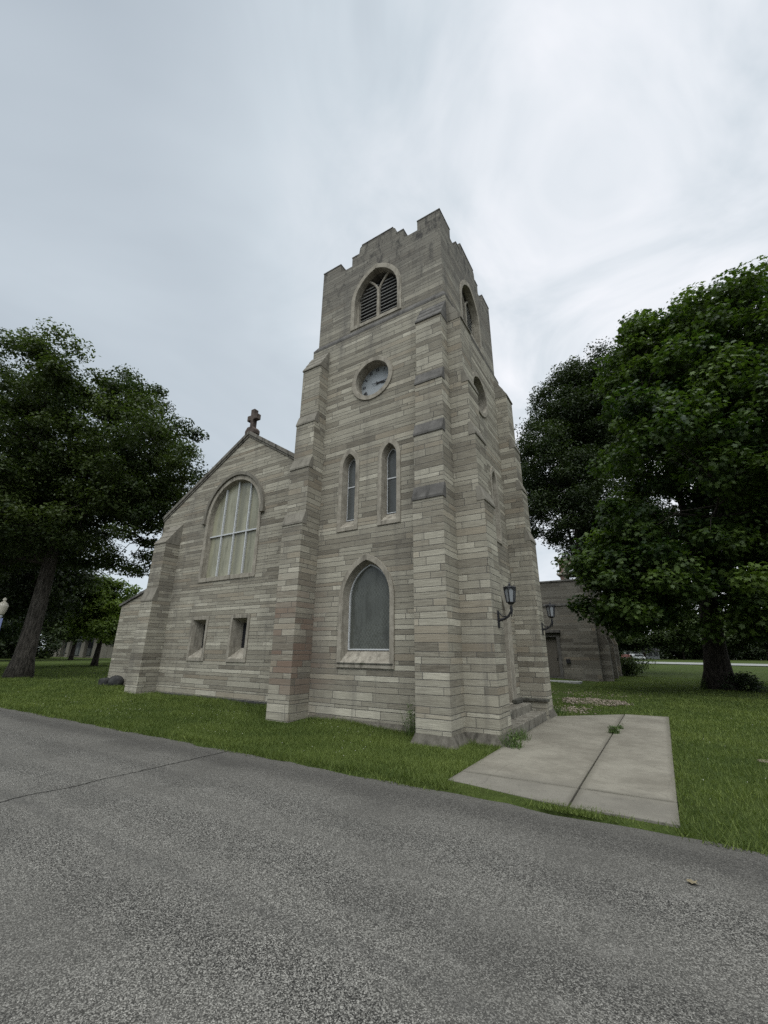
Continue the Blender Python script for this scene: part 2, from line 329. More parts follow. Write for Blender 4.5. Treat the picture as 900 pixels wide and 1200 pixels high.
dn = k.n('ShaderNodeVectorMath', operation='DOT_PRODUCT'); k.inp(dn,0,D); bd = RF(.86,.62,.95); v = (Vector(bd)-Vector((CAM.x,CAM.y,0))).normalized(); dn.inputs[1].default_value = v
bright = k.step(dn.outputs['Value'], .45, 1.0)
tone = k.math('ADD', k.math('MULTIPLY', bright, .66), k.math('MULTIPLY', k.math('SUBTRACT',n1,.5), 1.0))
tone = k.math('ADD', tone, k.math('MULTIPLY', k.math('MULTIPLY',k.math('SUBTRACT',n2,.5),1.5), bright))
tone = k.math('ADD', tone, k.math('MULTIPLY', k.step(dz,.55,.0), .26))
tone = k.math('ADD', tone, .06)
clouds = k.ramp(tone, [(0.,(3.0,3.4,3.8)),(.33,(4.25,4.72,5.1)),(.62,(5.5,5.78,6.1)),(1.,(6.85,6.85,7.1))])
dn2 = k.n('ShaderNodeVectorMath', operation='DOT_PRODUCT'); k.inp(dn2,0,D); dn2.inputs[1].default_value = (-Fh*.5+Vector((0,0,.866)))
boost = k.step(dn2.outputs['Value'], .64, 1.0, 1., 4.2)      # added brightness in the unseen sky above and behind, to lift the lighting
cl = k.n('ShaderNodeVectorMath', operation='SCALE'); k.inp(cl,0,clouds); k.inp(cl,'Scale',boost)
k.l(k.mix(.94, sky.outputs[0], cl.outputs[0]), bg.inputs[0]); k.l(bg.outputs[0], out.inputs[0])
sl = bpy.data.lights.new('sun','SUN'); sl.energy = 1.5; sl.angle = R(70); sl.color = (1.,.96,.9)
so = bpy.data.objects.new('sun', sl); COL.objects.link(so); so.rotation_euler = SUN.to_track_quat('Z','Y').to_euler(); so.location = (10,-20,30)
sc.view_settings.view_transform = 'Standard'; sc.view_settings.look = 'None'; sc.view_settings.exposure = 0.60; sc.view_settings.gamma = 1; sc.view_settings.use_curve_mapping = False
sc.cycles.max_bounces = 6; sc.cycles.diffuse_bounces = 3; sc.cycles.transmission_bounces = 3; sc.cycles.use_denoising = False; sc.cycles.sample_clamp_indirect = 4

# ------------------------------------------------------------------ frames and outlines
def front(y):  return lambda u,v,d: (u, y+d, v)              # faces -y, d goes into the wall
def right(x):  return lambda u,v,d: (x-d, u, v)              # faces +x
def left(x):   return lambda u,v,d: (x+d, u, v)
def back(y):   return lambda u,v,d: (u, y-d, v)
def arch(c, w_, z0, zs, za, n=12):
    h = za-zs; r = (w_*w_+h*h)/(2*w_); pts = [(c-w_,z0),(c+w_,z0)]
    t = math.asin(min(1,h/r)) if r >= w_ else math.pi/2
    if h <= r and r > w_*1.0001:
        pts += [(c+w_-r+r*math.cos(t*i/n), zs+r*math.sin(t*i/n)) for i in range(n+1)]
        pts += [(c-w_+r-r*math.cos(t*i/n), zs+r*math.sin(t*i/n)) for i in range(n-1,-1,-1)]
    else:
        pts += [(c+w_*math.cos(math.pi*i/(2*n)), zs+h*math.sin(math.pi*i/(2*n))) for i in range(2*n+1)]
    return pts
def circle(cx_, cz, r, n=40): return [(cx_+r*math.cos(2*math.pi*i/n), cz+r*math.sin(2*math.pi*i/n)) for i in range(n)]
def rect(u0,u1,v0,v1): return [(u0,v0),(u1,v0),(u1,v1),(u0,v1)]

# ------------------------------------------------------------------ the church
church = thing('stone_church', (-6.5,4.,0), 'grey limestone church with a square battlemented clock tower and a gabled nave', 'church')
TD = 4.58; CX = -2.27; CY = 2.30
L_C = [-.63,.63]                    # lancet centres, from the middle of a tower face
# tower shaft
h_front = [circle(CX,8.82,.60), arch(CX+L_C[0]-.04,.26,4.56,6.3,6.74), arch(CX+L_C[1]-.06,.26,4.56,6.3,6.74), arch(-2.315,.69,1.32,2.8,3.74)]
h_right = [circle(CY,8.82,.60), arch(CY-.76,.26,4.56,6.3,6.74), arch(CY+.76,.26,4.56,6.3,6.74), arch(CY,.95,.40,2.3,3.35)]
m = MB(); m.sheet(rect(-4.54,0,-.1,10.66), h_front, front(0), 0); m.sheet(rect(0,TD,-.1,10.66), h_right, right(0), 0)
m.sheet(rect(-4.54,0,-.1,10.66), [], back(TD), 0); m.sheet(rect(0,TD,-.1,10.66), [], left(-4.54), 0)
for hl in h_front: m.strip(hl, front(0), 0, .45)
for hl in h_right: m.strip(hl, right(0), 0, .45)
m.build('tower_shaft', M['tower'], church)
MB().box(-4.3,-.5,.5,TD-.3,.1,10.6).build('tower_core', M['dark'], church)
# string course: sloped weathering on which the belfry stage sits
m = MB(); lo = [(-4.546,-.006),(.006,-.006),(.006,TD+.006),(-4.546,TD+.006)]; hi = [(-4.41,.075),(-.085,.075),(-.085,TD-.1),(-4.41,TD-.1)]
m.add([(x,y,10.58) for x,y in lo]+[(x,y,10.655) for x,y in lo]+[(x,y,10.82) for x,y in hi], [(i,(i+1)%4,4+(i+1)%4,4+i) for i in range(4)]+[(4+i,4+(i+1)%4,8+(i+1)%4,8+i) for i in range(4)]+[(3,2,1,0),(8,9,10,11)])
m.build('string_course', M['cap'], church, .008)
# belfry stage with battlements cut into its outline
def battle(u0,u1):
    s_ = (u1-u0)/4.32; c_ = (u0+u1)/2; g = lambda x: c_+x*s_
    zs,zm,zt = 13.53,13.87,14.2
    half = [(2.16,zm),(1.43,zm),(1.43,zs),(.96,zs),(.96,zm),(.70,zm),(.66,zt-.06),(.58,zt)]
    return [(u0,10.80),(u1,10.80)] + [(g(x),z) for x,z in half] + [(g(-x),z) for x,z in reversed(half)]
bw = arch(CX,.79,10.98,11.86,12.92); bwr = arch(CY-.02,.79,10.98,11.86,12.92)
m = MB()
m.sheet(battle(-4.41,-.09),[bw],front(.08),0); m.sheet(battle(.08,TD-.1),[bwr],right(-.09),0)
m.sheet(battle(-4.41,-.09),[],back(TD-.1),0); m.sheet(battle(.08,TD-.1),[],left(-4.41),0)
m.strip(bw,front(.08),0,.42); m.strip(bwr,right(-.09),0,.42)
for fr,uu in ((front(.08),(-4.41,-.09)),(right(-.09),(.08,TD-.1)),(back(TD-.1),(-4.41,-.09)),(left(-4.41),(.08,TD-.1))):
    b_ = battle(*uu)[2:]; m.strip(b_, fr, 0, .32, closed=False)
    inner = [(uu[0]+.32,12.9),(uu[1]-.32,12.9)]+[(min(max(u,uu[0]+.32),uu[1]-.32),v) for u,v in b_]; m.sheet(inner,[],fr,.32)
m.add([(-4.39,.1,12.95),(-.11,.1,12.95),(-.11,TD-.12,12.95),(-4.39,TD-.12,12.95)],[(0,1,2,3)])
m.build('belfry_stage', M['tower'], church)
# coping stones on merlons
def merlon_caps(fr, u0, u1):
    s_ = (u1-u0)/4.32; c_ = (u0+u1)/2
    for x0,x1,z in ((-2.17,-1.42,13.87),(1.42,2.17,13.87),(-.59,.59,14.2),(-.97,-.70,13.87),(.70,.97,13.87)):
        a0,a1 = c_+x0*s_, c_+x1*s_
        MB().prism([(a0,z),(a1,z),(a1,z+.035),(a0,z+.035)], fr, -.012, .335).build('merlon_coping', M['coping'], church)
for fr,uu in ((front(.08),(-4.41,-.09)),(right(-.09),(.08,TD-.1)),(back(TD-.1),(-4.41,-.09)),(left(-4.41),(.08,TD-.1))):
    merlon_caps(fr,*uu)
# belfry windows
def belfry(fr, c):
    w = MB().ring(arch(c,.90,10.88,11.86,13.06), arch(c,.765,11.0,11.86,12.89), fr, -.025, .05, .20).build('belfry_window', M['trim'], church, .006)
    mu = MB(); 
    mu.prism(rect(c-.045,c+.045,11.0,12.28), fr, .14,.24)
    for s_ in (-1,1):                                  # Y tracery
        pts = [fr(c+s_*(.02+.36*(t**1.5)), 12.2+.60*t-.06*t*t, .19) for t in [i/6 for i in range(7)]]
        mu.tube(pts, .038, 6)
        mu.prism(rect(c+s_*.73-.04,c+s_*.73+.04,11.0,12.05), fr, .14,.24)
    mu.build('mullion', M['trim'], w)
    for s_ in (-1,1):
        lv = MB()
        for i in range(12):
            z = 11.05+.128*i
            dz_ = max(0,z-12.0); half = .765-.74*(dz_/.9)**1.6 if dz_ > 0 else .765
            if half < .12: continue
            u0,u1 = (c+.05, c+half-.02) if s_ > 0 else (c-half+.02, c-.05)
            if u1-u0 < .06: continue
            vs = [fr(u0,z,.21),fr(u1,z,.21),fr(u1,z+.045,.28),fr(u0,z+.045,.28),fr(u0,z+.022,.205),fr(u1,z+.022,.205),fr(u1,z+.065,.275),fr(u0,z+.065,.275)]
            lv.add(vs,[(0,1,2,3),(7,6,5,4),(0,4,5,1),(1,5,6,2),(2,6,7,3),(3,7,4,0)])
        lv.build('louvre_panel', M['louvre'], w)
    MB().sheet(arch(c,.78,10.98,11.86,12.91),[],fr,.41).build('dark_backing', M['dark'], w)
belfry(front(.08), CX); belfry(right(-.09), CY-.02)
# clocks
STROKE = {'I':[((0,0),(0,1))],'V':[((-.32,1),(0,0)),((.32,1),(0,0))],'X':[((-.32,1),(.32,0)),((.32,1),(-.32,0))]}
def clock(fr, c, cz=8.82):
    cl = MB().ring(circle(c,cz,.675,56), circle(c,cz,.545,56), fr, -.035, .05, .30).build('tower_clock', M['trim'], church, .006)
    MB().sheet(circle(c,cz,.56,56),[],fr,.27).build('clock_dial', M['dial'], cl)
    for i,t in enumerate(['XII','I','II','III','IV','V','VI','VII','VIII','IX','X','XI']):
        an = R(30*i); er = (math.sin(an),math.cos(an)); et = (math.cos(an),-math.sin(an)); wd = {'I':.028,'V':.06,'X':.06}
        tot = sum(wd[ch] for ch in t); o = -tot/2; nm = MB()
        for ch in t:
            mid = o+wd[ch]/2; o += wd[ch]
            for (x0,y0),(x1,y1) in STROKE[ch]:
                A = [mid+x0*.07, .40+y0*.105]; B = [mid+x1*.07, .40+y1*.105]; hw = .0085
                q = [(A[0]-hw,A[1]),(A[0]+hw,A[1]),(B[0]+hw,B[1]),(B[0]-hw,B[1])]
                nm.prism([(c+er[0]*r+et[0]*s_, cz+er[1]*r+et[1]*s_) for s_,r in q], fr, .262+.0006*len(nm.v)/8,.272)
        nm.build('numeral', M['dial_mark'], cl)
    def hand(deg, L, wd_, d, tail):
        an = R(deg); er = (math.sin(an),math.cos(an)); et = (math.cos(an),-math.sin(an))
        q = [(-wd_*.5,-tail),(wd_*.5,-tail),(wd_*.35,0),(wd_,L*.7),(0,L),(-wd_,L*.7),(-wd_*.35,0)]
        MB().prism([(c+er[0]*r+et[0]*s_, cz+er[1]*r+et[1]*s_) for s_,r in q], fr, d-.008, d).build('clock_hand', M['dial_mark'], cl)
    hand(97,.29,.024,.25,.06); hand(90,.43,.016,.236,.17)
    MB().prism(circle(c,cz,.035,12), fr, .225,.255).build('hub', M['dial_mark'], cl)
clock(front(0), CX); clock(right(0), CY)
# lancets
def lancet(fr, c):
    w = MB().ring(arch(c,.33,4.50,6.3,6.82), arch(c,.215,4.60,6.3,6.66), fr, -.025, .05, .20, arch(c,.17,4.82,6.3,6.59)).build('lancet_window', M['trim'], church, .005)
    MB().sheet(arch(c,.19,4.78,6.3,6.62),[],fr,.195).build('pane', M['glass_dark'], w)
    b = MB(); b.prism(rect(c-.17,c+.17,5.745,5.775),fr,.175,.192); b.strip(arch(c,.165,4.83,6.3,6.58),fr,.178,.178,arch(c,.148,4.85,6.3,6.55)); b.build('glazing_bar', M['white_bar'], w)
for s_ in (0,1): lancet(front(0), CX+L_C[s_]-(.04,.06)[s_]); lancet(right(0), CY+(-.76,.76)[s_])
# large arched window
c = -2.315; fr = front(0)
w = MB().ring(arch(c,.775,1.25,2.8,3.84), arch(c,.66,1.36,2.8,3.69), fr, -.035, .05, .22, arch(c,.60,1.64,2.8,3.61)).build('arched_window', M['trim'], church, .006)
MB().sheet(arch(c,.62,1.60,2.8,3.64),[],fr,.215).build('pane', M['glass_lattice'], w)
b = MB(); o1,o2 = arch(c,.605,1.63,2.8,3.62), arch(c,.578,1.66,2.8,3.585); b.sheet(o1,[o2],fr,.17); b.strip(o2,fr,.17,.214); b.build('pane_frame', M['white_bar'], w)
MB().prism([(c-.75,1.33),(c+.75,1.33),(c+.75,1.36),(c-.75,1.36)], fr, -.05, .04).build('sill', M['mossy'], w, .004)
# doorway in the right face
fr = right(0)
d = MB().ring(arch(CY,1.25,.40,2.3,3.62), arch(CY,.88,.42,2.3,3.25), fr, -.03, .05, .34, arch(CY,.80,.42,2.3,3.15)).build('doorway', M['trim'], church, .008)
lf = MB()
for i in range(8):
    u0 = CY-.8+.2*i
    lf.prism(rect(u0+.004,u0+.196,.42,2.3), fr, .30,.36)
lf.sheet(arch(CY,.83,.42,2.3,3.18),[],fr,.335); lf.build('door', M['wood'], d)
MB().tube([fr(CY+.12,1.35,.29),fr(CY+.12,1.35,.22),fr(CY+.12,1.52,.22),fr(CY+.12,1.52,.29)],.013,6).build('door_handle', M['iron'], d)
# buttresses
PROF = [(0,-.12),(.66,-.12),(.66,4.71),(.56,5.02),(.56,6.32),(.465,6.62),(.465,7.75),(.37,8.05),(.37,9.67),(.02,10.34),(0,10.34)]
def buttress(fr, u0, u1, prof, caps, top, mat, plinth=True, capm='cap'):
    """fr(u,v,d): d measured outward from the wall"""
    m = MB(); n = len(prof)
    m.prism([(dd,z) for dd,z in prof], lambda dd,z,s: fr(u0 if s == 0 else u1, z, dd), 0, 1)
    b = m.build('buttress', mat, church, .006)
    for zb,zt,d0,d1 in caps:
        MB().prism([(d1-.06,zb-.02),(d0+.022,zb-.02),(d0+.022,zb+.035),(d1+.02,zt+.01),(d1-.06,zt+.01)], lambda dd,z,s: fr(u0-.012 if s == 0 else u1+.012, z, dd), 0, 1).build('sloping_cap', M[capm], b, .006)
    zb,zt,d0 = top; mm = MB(); N = 3
    for i in range(N):
        za_,zb_ = zb+(zt-zb)*i/N, zb+(zt-zb)*(i+1)/N; da,db = d0*(1-i/N), d0*(1-(i+1)/N)
        mm.prism([(-.02,za_-.015),(da+.03,za_-.015),(da+.03,za_+.03),(db+.045,zb_-.02),(-.02,zb_-.02)], lambda dd,z,s: fr(u0-.012 if s == 0 else u1+.012, z, dd), 0, 1)
    mm.build('stepped_cap', M[capm], b, .006)
    if plinth:
        p = MB(); ring0 = [(u0-.085,.0),(u0-.085,.745),(u1+.085,.745),(u1+.085,.0)]; ring1 = [(u0-.004,0),(u0-.004,.664),(u1+.004,.664),(u1+.004,.0)]
        vs = [fr(u,-.15,dd) for u,dd in ring0]+[fr(u,.02,dd) for u,dd in ring0]+[fr(u,.205,dd) for u,dd in ring1]
        p.add(vs, [(i,i+1,5+i,4+i) for i in range(3)]+[(4+i,5+i,9+i,8+i) for i in range(3)]+[(8,9,10,11)]); p.build('plinth', M['plinth'], b)
    return b
CAPS = [(4.71,5.02,.66,.56),(6.32,6.62,.56,.465),(7.75,8.05,.465,.37)]
fo = lambda u,v,dd: (u, -dd, v); ro_ = lambda u,v,dd: (dd, u, v); lo_ = lambda u,v,dd: (-4.54-dd, u, v); bo_ = lambda u,v,dd: (u, TD+dd, v)
buttress(fo,-.706,.003,PROF,CAPS,(9.67,10.36,.37),M['side'])
buttress(fo,-4.555,-3.876,PROF,CAPS,(9.67,10.36,.37),M['side'],False,'cap_light')
buttress(ro_,-.003,.70,PROF,CAPS,(9.67,10.36,.37),M['side'],True,'cap_light')
buttress(ro_,4.0,TD+.06,PROF,CAPS,(9.67,10.36,.37),M['side'],True,'cap_light')
buttress(lo_,3.91,TD+.02,PROF,CAPS,(9.67,10.36,.37),M['side'],False)
buttress(bo_,-.703,.0035,PROF,CAPS,(9.67,10.36,.37),M['side'],False)
MB().add([(-3.86,-.05,-.1),(-.72,-.05,-.1),(-3.86,-.05,.1),(-.72,-.05,.1),(-3.86,.01,.215),(-.72,.01,.215)],[(0,1,3,2),(2,3,5,4)]).build('plinth', M['plinth'], church)
# door steps and cheek blocks
MB().box(0,.66,.72,3.90,-.1,.215).build('door_step', M['step'], church, .012)
MB().box(-.2,.33,.9,3.74,.1,.395).build('door_step', M['step'], church, .012)
MB().box(.05,.70,3.76,3.92,-.1,.43).build('step_cheek', M['side'], church, .01)
MB().box(.0,.745,3.70,3.93,.432,.50).build('mossy_ledge', M['mossy'], church, .015)
MB().box(.002,.13,3.15,3.70,.40,.50).build('mossy_ledge', M['mossy'], church, .015)
MB().box(.06,.60,.705,.86,-.1,.40).build('step_cheek', M['plinth'], church, .01)
MB().box(.04,.64,.704,.90,.40,.47).build('mossy_ledge', M['mossy'], church, .015)
# nave gable
GY = 1.09; AX,AZ = -8.53,9.36; SL,SR = .567,.64
gl = (-13.2, AZ-SL*(AX+13.2)*1.0); zl = AZ-SL*(AX+13.2); zr = AZ-SR*(-4.5-AX)
gw = arch(-8.9,1.40,3.98,6.2,7.66); sw = [rect(-10.30,-9.53,1.33,2.60), rect(-8.27,-7.50,1.33,2.60)]
m = MB(); outline = [(-13.2,-.1),(-4.5,-.1),(-4.5,zr),(AX,AZ),(-13.2,zl)]
m.sheet(outline,[gw]+sw,front(GY),0); m.strip(gw,front(GY),0,.4)
for r_ in sw: m.strip(r_,front(GY),0,.05)
m.add([(-13.2,GY,-.1),(-13.2,20.,-.1),(-13.2,20.,zl-.3),(-13.2,GY,zl)],[(0,1,2,3)]); m.add([(-4.5,GY+3,-.1),(-4.5,20.,-.1),(-4.5,20.,zr),(-4.5,GY+3,zr)],[(0,1,2,3)])
m.sheet(outline,[],front(20.),0); m.build('gable_wall', M['nave'], church)
MB().add([(-13.2,GY-.05,-.1),(-4.55,GY-.05,-.1),(-13.2,GY-.05,.17),(-4.55,GY-.05,.17),(-13.2,GY+.01,.22),(-4.55,GY+.01,.22)],[(0,1,3,2),(2,3,5,4)]).build('plinth', M['rock'], church)
MB().add([(-13.4,GY+.3,zl-.25),(AX,GY+.3,AZ-.05),(-4.4,GY+.3,zr-.1),(-13.4,20.,zl-.25),(AX,20.,AZ-.05),(-4.4,20.,zr-.1)],[(0,1,4,3),(1,2,5,4)]).build('nave_roof', M['slate'], church)
cp = MB(); t_ = .13
for sgn,x1,s_ in ((-1,-13.24,SL),(1,-4.5,SR)):
    z1 = AZ-s_*abs(x1-AX); cp.prism([(AX,AZ-.02),(x1,z1-.02),(x1,z1+t_),(AX,AZ+t_)], front(GY), -.07, .42)
    cp.prism([(AX,AZ-.10),(x1,z1-.10),(x1,z1-.018),(AX,AZ-.018)], front(GY), -.035, .02)
cp.build('gable_coping', M['gable_cap'], church, .008)
# cross on the gable
CXX = -8.56; cb = AZ+.13
cr = MB(); fr = front(GY+.02)
plus = [(-.085,.16),(.085,.16),(.085,.56),(.30,.55),(.30,.80),(.10,.79),(.11,1.06),(-.11,1.06),(-.10,.79),(-.30,.80),(-.30,.55),(-.085,.56)]
cr.prism([(CXX+u*.9,cb+.1+(v-.1)*.92) for u,v in plus], fr, 0,.2)
cr.prism([(CXX-.24,cb-.1),(CXX+.24,cb-.1),(CXX+.24,cb+.06),(CXX+.13,cb+.19),(CXX-.13,cb+.19),(CXX-.24,cb+.06)], fr, -.06,.26)
cr.build('stone_cross', M['cross'], church, .02)
# big gable window
c = -8.9; fr = front(GY)
w = MB().ring(arch(c,1.47,3.88,6.2,7.72), arch(c,1.33,4.02,6.2,7.56), fr, -.03, .05, .17, arch(c,1.29,4.07,6.2,7.51)).build('gable_window', M['trim'], church, .008)
MB().sheet(arch(c,1.31,4.04,6.2,7.53),[],fr,.168).build('pane', M['glass_pale'], w)
o1,o2 = arch(c,1.60,6.2,6.2,7.86), arch(c,1.49,6.2,6.2,7.74)
hm = MB(); h1 = o1[2:]; h2 = o2[2:]; n = len(h1)
vs = [front(GY)(u,v,-.10) for u,v in h1]+[front(GY)(u,v,-.09) for u,v in h2]+[front(GY)(u,v,.02) for u,v in h1]+[front(GY)(u,v,.02) for u,v in h2]
hm.add(vs,[(i,i+1,n+i+1,n+i) for i in range(n-1)]+[(2*n+i,2*n+i+1,i+1,i) for i in range(n-1)]+[(n+i,n+i+1,3*n+i+1,3*n+i) for i in range(n-1)])
for s_ in (-1,1): hm.box(c+s_*1.555-.08,c+s_*1.555+.08,GY-.125,GY+.02,6.06,6.22)
hm.build('hood_mould', M['cap_light'], w)
zt_ = lambda u: 6.2+(1.31*1.31-min(1.31,abs(u))**2)**.5*1.01
for du in (-.66,0,.66): MB().prism(rect(c+du-.023,c+du+.023,4.07,zt_(du)), fr, .10,.165).build('mullion', M['white_bar'], w)
MB().prism(rect(c-1.29,c+1.29,5.535,5.58), fr, .095,.16).build('glazing_bar', M['white_bar'], w)
# two deep little windows
for cc in (-9.915,-7.885):
    fr = front(GY)
    w = MB().ring(rect(cc-.455,cc+.455,1.25,2.69), rect(cc-.35,cc+.35,1.36,2.58), fr, -.03, .03, .36, rect(cc-.24,cc+.24,1.66,2.46)).build('deep_window', M['trim'], church, .005)
    MB().sheet(rect(cc-.26,cc+.26,1.6,2.5),[],fr,.355).build('pane', M['glass_black'], w)
    MB().add([fr(cc-.30,1.40,.06),fr(cc+.30,1.40,.06),fr(cc+.23,1.67,.345),fr(cc-.23,1.67,.345),fr(cc-.30,1.34,.06),fr(cc+.30,1.34,.06)],[(0,1,2,3),(4,5,1,0)]).build('sill', M['trim'], w)
# gable buttress at the left
GP = [(0,-.12),(.69,-.12),(.69,3.28),(.57,3.75),(.57,5.45),(.02,6.28),(0,6.28)]
gfo = lambda u,v,dd: (u, GY-dd, v)
buttress(gfo,-12.60,-11.86,GP,[(3.28,3.75,.69,.57)],(5.45,6.28,.57),M['nave'],False,'cap_light')
# low side aisle
m = MB(); m.sheet([(-16.35,-.1),(-13.2,-.1),(-13.2,4.3),(-16.35,3.38)],[],front(1.65),0); m.add([(-16.35,1.65,-.1),(-16.35,19,-.1),(-16.35,19,3.38),(-16.35,1.65,3.38)],[(0,1,2,3)]); m.build('aisle_wall', M['nave'], church)
MB().add([(-16.45,1.58,3.36),(-13.2,1.58,4.31),(-13.2,19,4.31),(-16.45,19,3.36),(-16.45,1.58,3.46),(-13.2,1.58,4.41),(-13.2,19,4.41),(-16.45,19,3.46)],[(0,1,5,4),(4,5,6,7),(0,4,7,3),(3,2,1,0)]).build('aisle_roof', M['coping'], church)

# ------------------------------------------------------------------ wall lanterns
def lantern(loc, label):
    x0,y0,z0 = loc; t = thing('wall_lantern', loc, label, 'wall lantern', 'black iron lanterns either side of the church door')
    MB().prism([(y0-.035,z0-.17),(y0+.035,z0-.17),(y0+.05,z0),(y0+.03,z0+.17),(y0-.03,z0+.17),(y0-.05,z0)], lambda u,v,dd:(x0+dd,u,v), -.01,.02).build('wall_plate', M['iron'], t, .006)
    pts = [(x0+.02,y0,z0-.02),(x0+.12,y0,z0+.0),(x0+.21,y0,z0+.05),(x0+.27,y0,z0+.14),(x0+.28,y0,z0+.26)]
    arm = MB().tube(pts,[.028,.026,.025,.024,.022],8); arm.tube([(x0+.03,y0,z0+.13),(x0+.09,y0,z0+.05),(x0+.17,y0,z0+.05)],.012,6); arm.tube([(x0+.29,y0,z0+.26),(x0+.30,y0,z0+.16),(x0+.27,y0,z0+.04)],.012,6); arm.build('bracket', M['iron'], t)
    c = (x0+.28,y0,z0+.27); n = 6
    MB().lathe([(.02,0),(.05,.01),(.075,.05),(.082,.055)],c,6).build('lantern_base', M['iron'], t)
    def hexp(r,z): return [(c[0]+r*math.cos(R(60*i+30)),c[1]+r*math.sin(R(60*i+30)),c[2]+z) for i in range(6)]
    a,b = hexp(.082,.05),hexp(.118,.34)
    cg = MB()
    for i in range(6): cg.tube([a[i],b[i]],.013,5)
    cg.tube(a+[a[0]],.010,5); cg.tube(b+[b[0]],.013,5)
    for i in range(6):                                  # arched heads and spikes
        p,q = Vector(b[i]),Vector(b[(i+1)%6]); mid = (p+q)/2; cg.tube([p-Vector((0,0,.05)),mid-Vector((0,0,.012)),q-Vector((0,0,.05))],.009,5); cg.tube([p,p+Vector((0,0,.045))],[.013,.002],5)
    cg.build('cage', M['iron'], t)
    a,b = hexp(.075,.05),hexp(.110,.335); pn = MB()
    for i in range(6): pn.add([a[i],a[(i+1)%6],b[(i+1)%6],b[i]],[(0,1,2,3)])
    pn.build('pane', M['lantern_glass'], t)
    MB().lathe([(.128,.335),(.125,.352),(.06,.368),(.03,.38),(.018,.39),(.024,.405),(.012,.425),(.003,.455)],c,12).build('lantern_roof', M['iron'], t)
lantern((.662,.355,2.24),'black iron lantern on the buttress nearer the path corner, before the door')
lantern((.662,4.30,2.24),'black iron lantern on the far buttress beyond the church door')

# ------------------------------------------------------------------ ground, road, path
def smooth(t): t = np.clip(t,0,1); return t*t*(3-2*t)
def lawn_h(x,y):
    x = np.asarray(x,float); y = np.asarray(y,float)
    edge = smooth((y+2.86+.05*np.sin(x*2.1)+.03*np.sin(x*5.3))/.12)
    h = -.05 + edge*(.075 + (.10+.09*smooth((-x-9)/6))*smooth((y+2.4)/2.4)*smooth((-x-.6)/2.2))
    inp = smooth((x-.70)/.05)*smooth((3.235-x)/.05)*smooth((np.minimum(6.0,4.45+(x-.7)*1.03)-y)/.08)*smooth((y+2.5)/.08)*edge       # under the path
    h = h - inp*.09 + .012*np.sin(x*1.3+.5)*np.sin(y*1.7)*edge
    return h
xs = np.unique(np.concatenate([np.linspace(-30,12,211), np.linspace(-400,-30,40), np.linspace(12,400,40)])); ys = np.unique(np.concatenate([np.linspace(-3.2,-2.5,29), np.linspace(-2.5,24,107), np.linspace(24,600,40), np.linspace(-400,-3.2,12)]))
GX,GYY = np.meshgrid(xs,ys); H = lawn_h(GX,GYY); nx_ = len(xs); ny_ = len(ys)
idx = np.arange(nx_*ny_).reshape(ny_,nx_); Fq = np.stack([idx[:-1,:-1],idx[:-1,1:],idx[1:,1:],idx[1:,:-1]],-1).reshape(-1,4)
tag(npmesh('lawn_ground', np.stack([GX,GYY,H],-1).reshape(-1,3), Fq, M['lawn'], smooth=True), kind='structure')
xr = np.concatenate([np.linspace(-120,-30,20),np.linspace(-29.5,12,160),np.linspace(13,120,20)])
ed = -2.76+.05*np.sin(xr*2.1)+.03*np.sin(xr*5.3)+rng.normal(0,.012,len(xr))
Vr = np.concatenate([np.stack([xr,np.full_like(xr,-60.),np.zeros_like(xr)],-1), np.stack([xr,ed-.06,np.zeros_like(xr)],-1), np.stack([xr,ed,np.full_like(xr,-.02)],-1)]); n = len(xr); i0 = np.arange(n-1)
tag(npmesh('asphalt_road', Vr, np.concatenate([np.stack([i0,i0+1,n+i0+1,n+i0],-1), np.stack([n+i0,n+i0+1,2*n+i0+1,2*n+i0],-1)]), M['asphalt']), kind='structure')
# path of four slabs
def slab(poly, z=.042): tag(MB().prism(poly, lambda u,v,d:(u,v,d), -.1, z).build('concrete_path', M['concrete'], None, .008), kind='structure')
g = .011
bl = lambda x: -2.46-.22*min(1,(x-.7)/1.4)+.05*max(0,x-2.3); jn = lambda x: -1.98+.12*(x-.7)/2.5
slab([(.71,bl(.71)),(1.5,bl(1.5)),(2.2-g,bl(2.2)),(2.2-g,jn(2.2)-.02),(.71,jn(.71)-.02)])
slab([(2.2+g,bl(2.2)),(2.7,bl(2.7)+.02),(3.2,bl(3.2)),(3.2,jn(3.2)-.02),(2.2+g,jn(2.2)-.02)])
slab([(.71,jn(.71)+g),(2.2-g,jn(2.2)+g),(2.24-g,5.95),(.70,4.42)])
slab([(2.2+g,jn(2.2)+g),(3.2,jn(3.2)+g),(3.25,6.12),(2.24+g,6.0)])
tag(MB().box(.74,3.17,-2.4,4.3,-.13,-.004).build('path_bed', M['mossy']), kind='structure')
tag(MB().add([(-60,92,.12),(120,58,.12),(120,72,.12),(-60,118,.12)],[(0,1,2,3)]).build('far_road', M['pale_slab']), kind='structure')

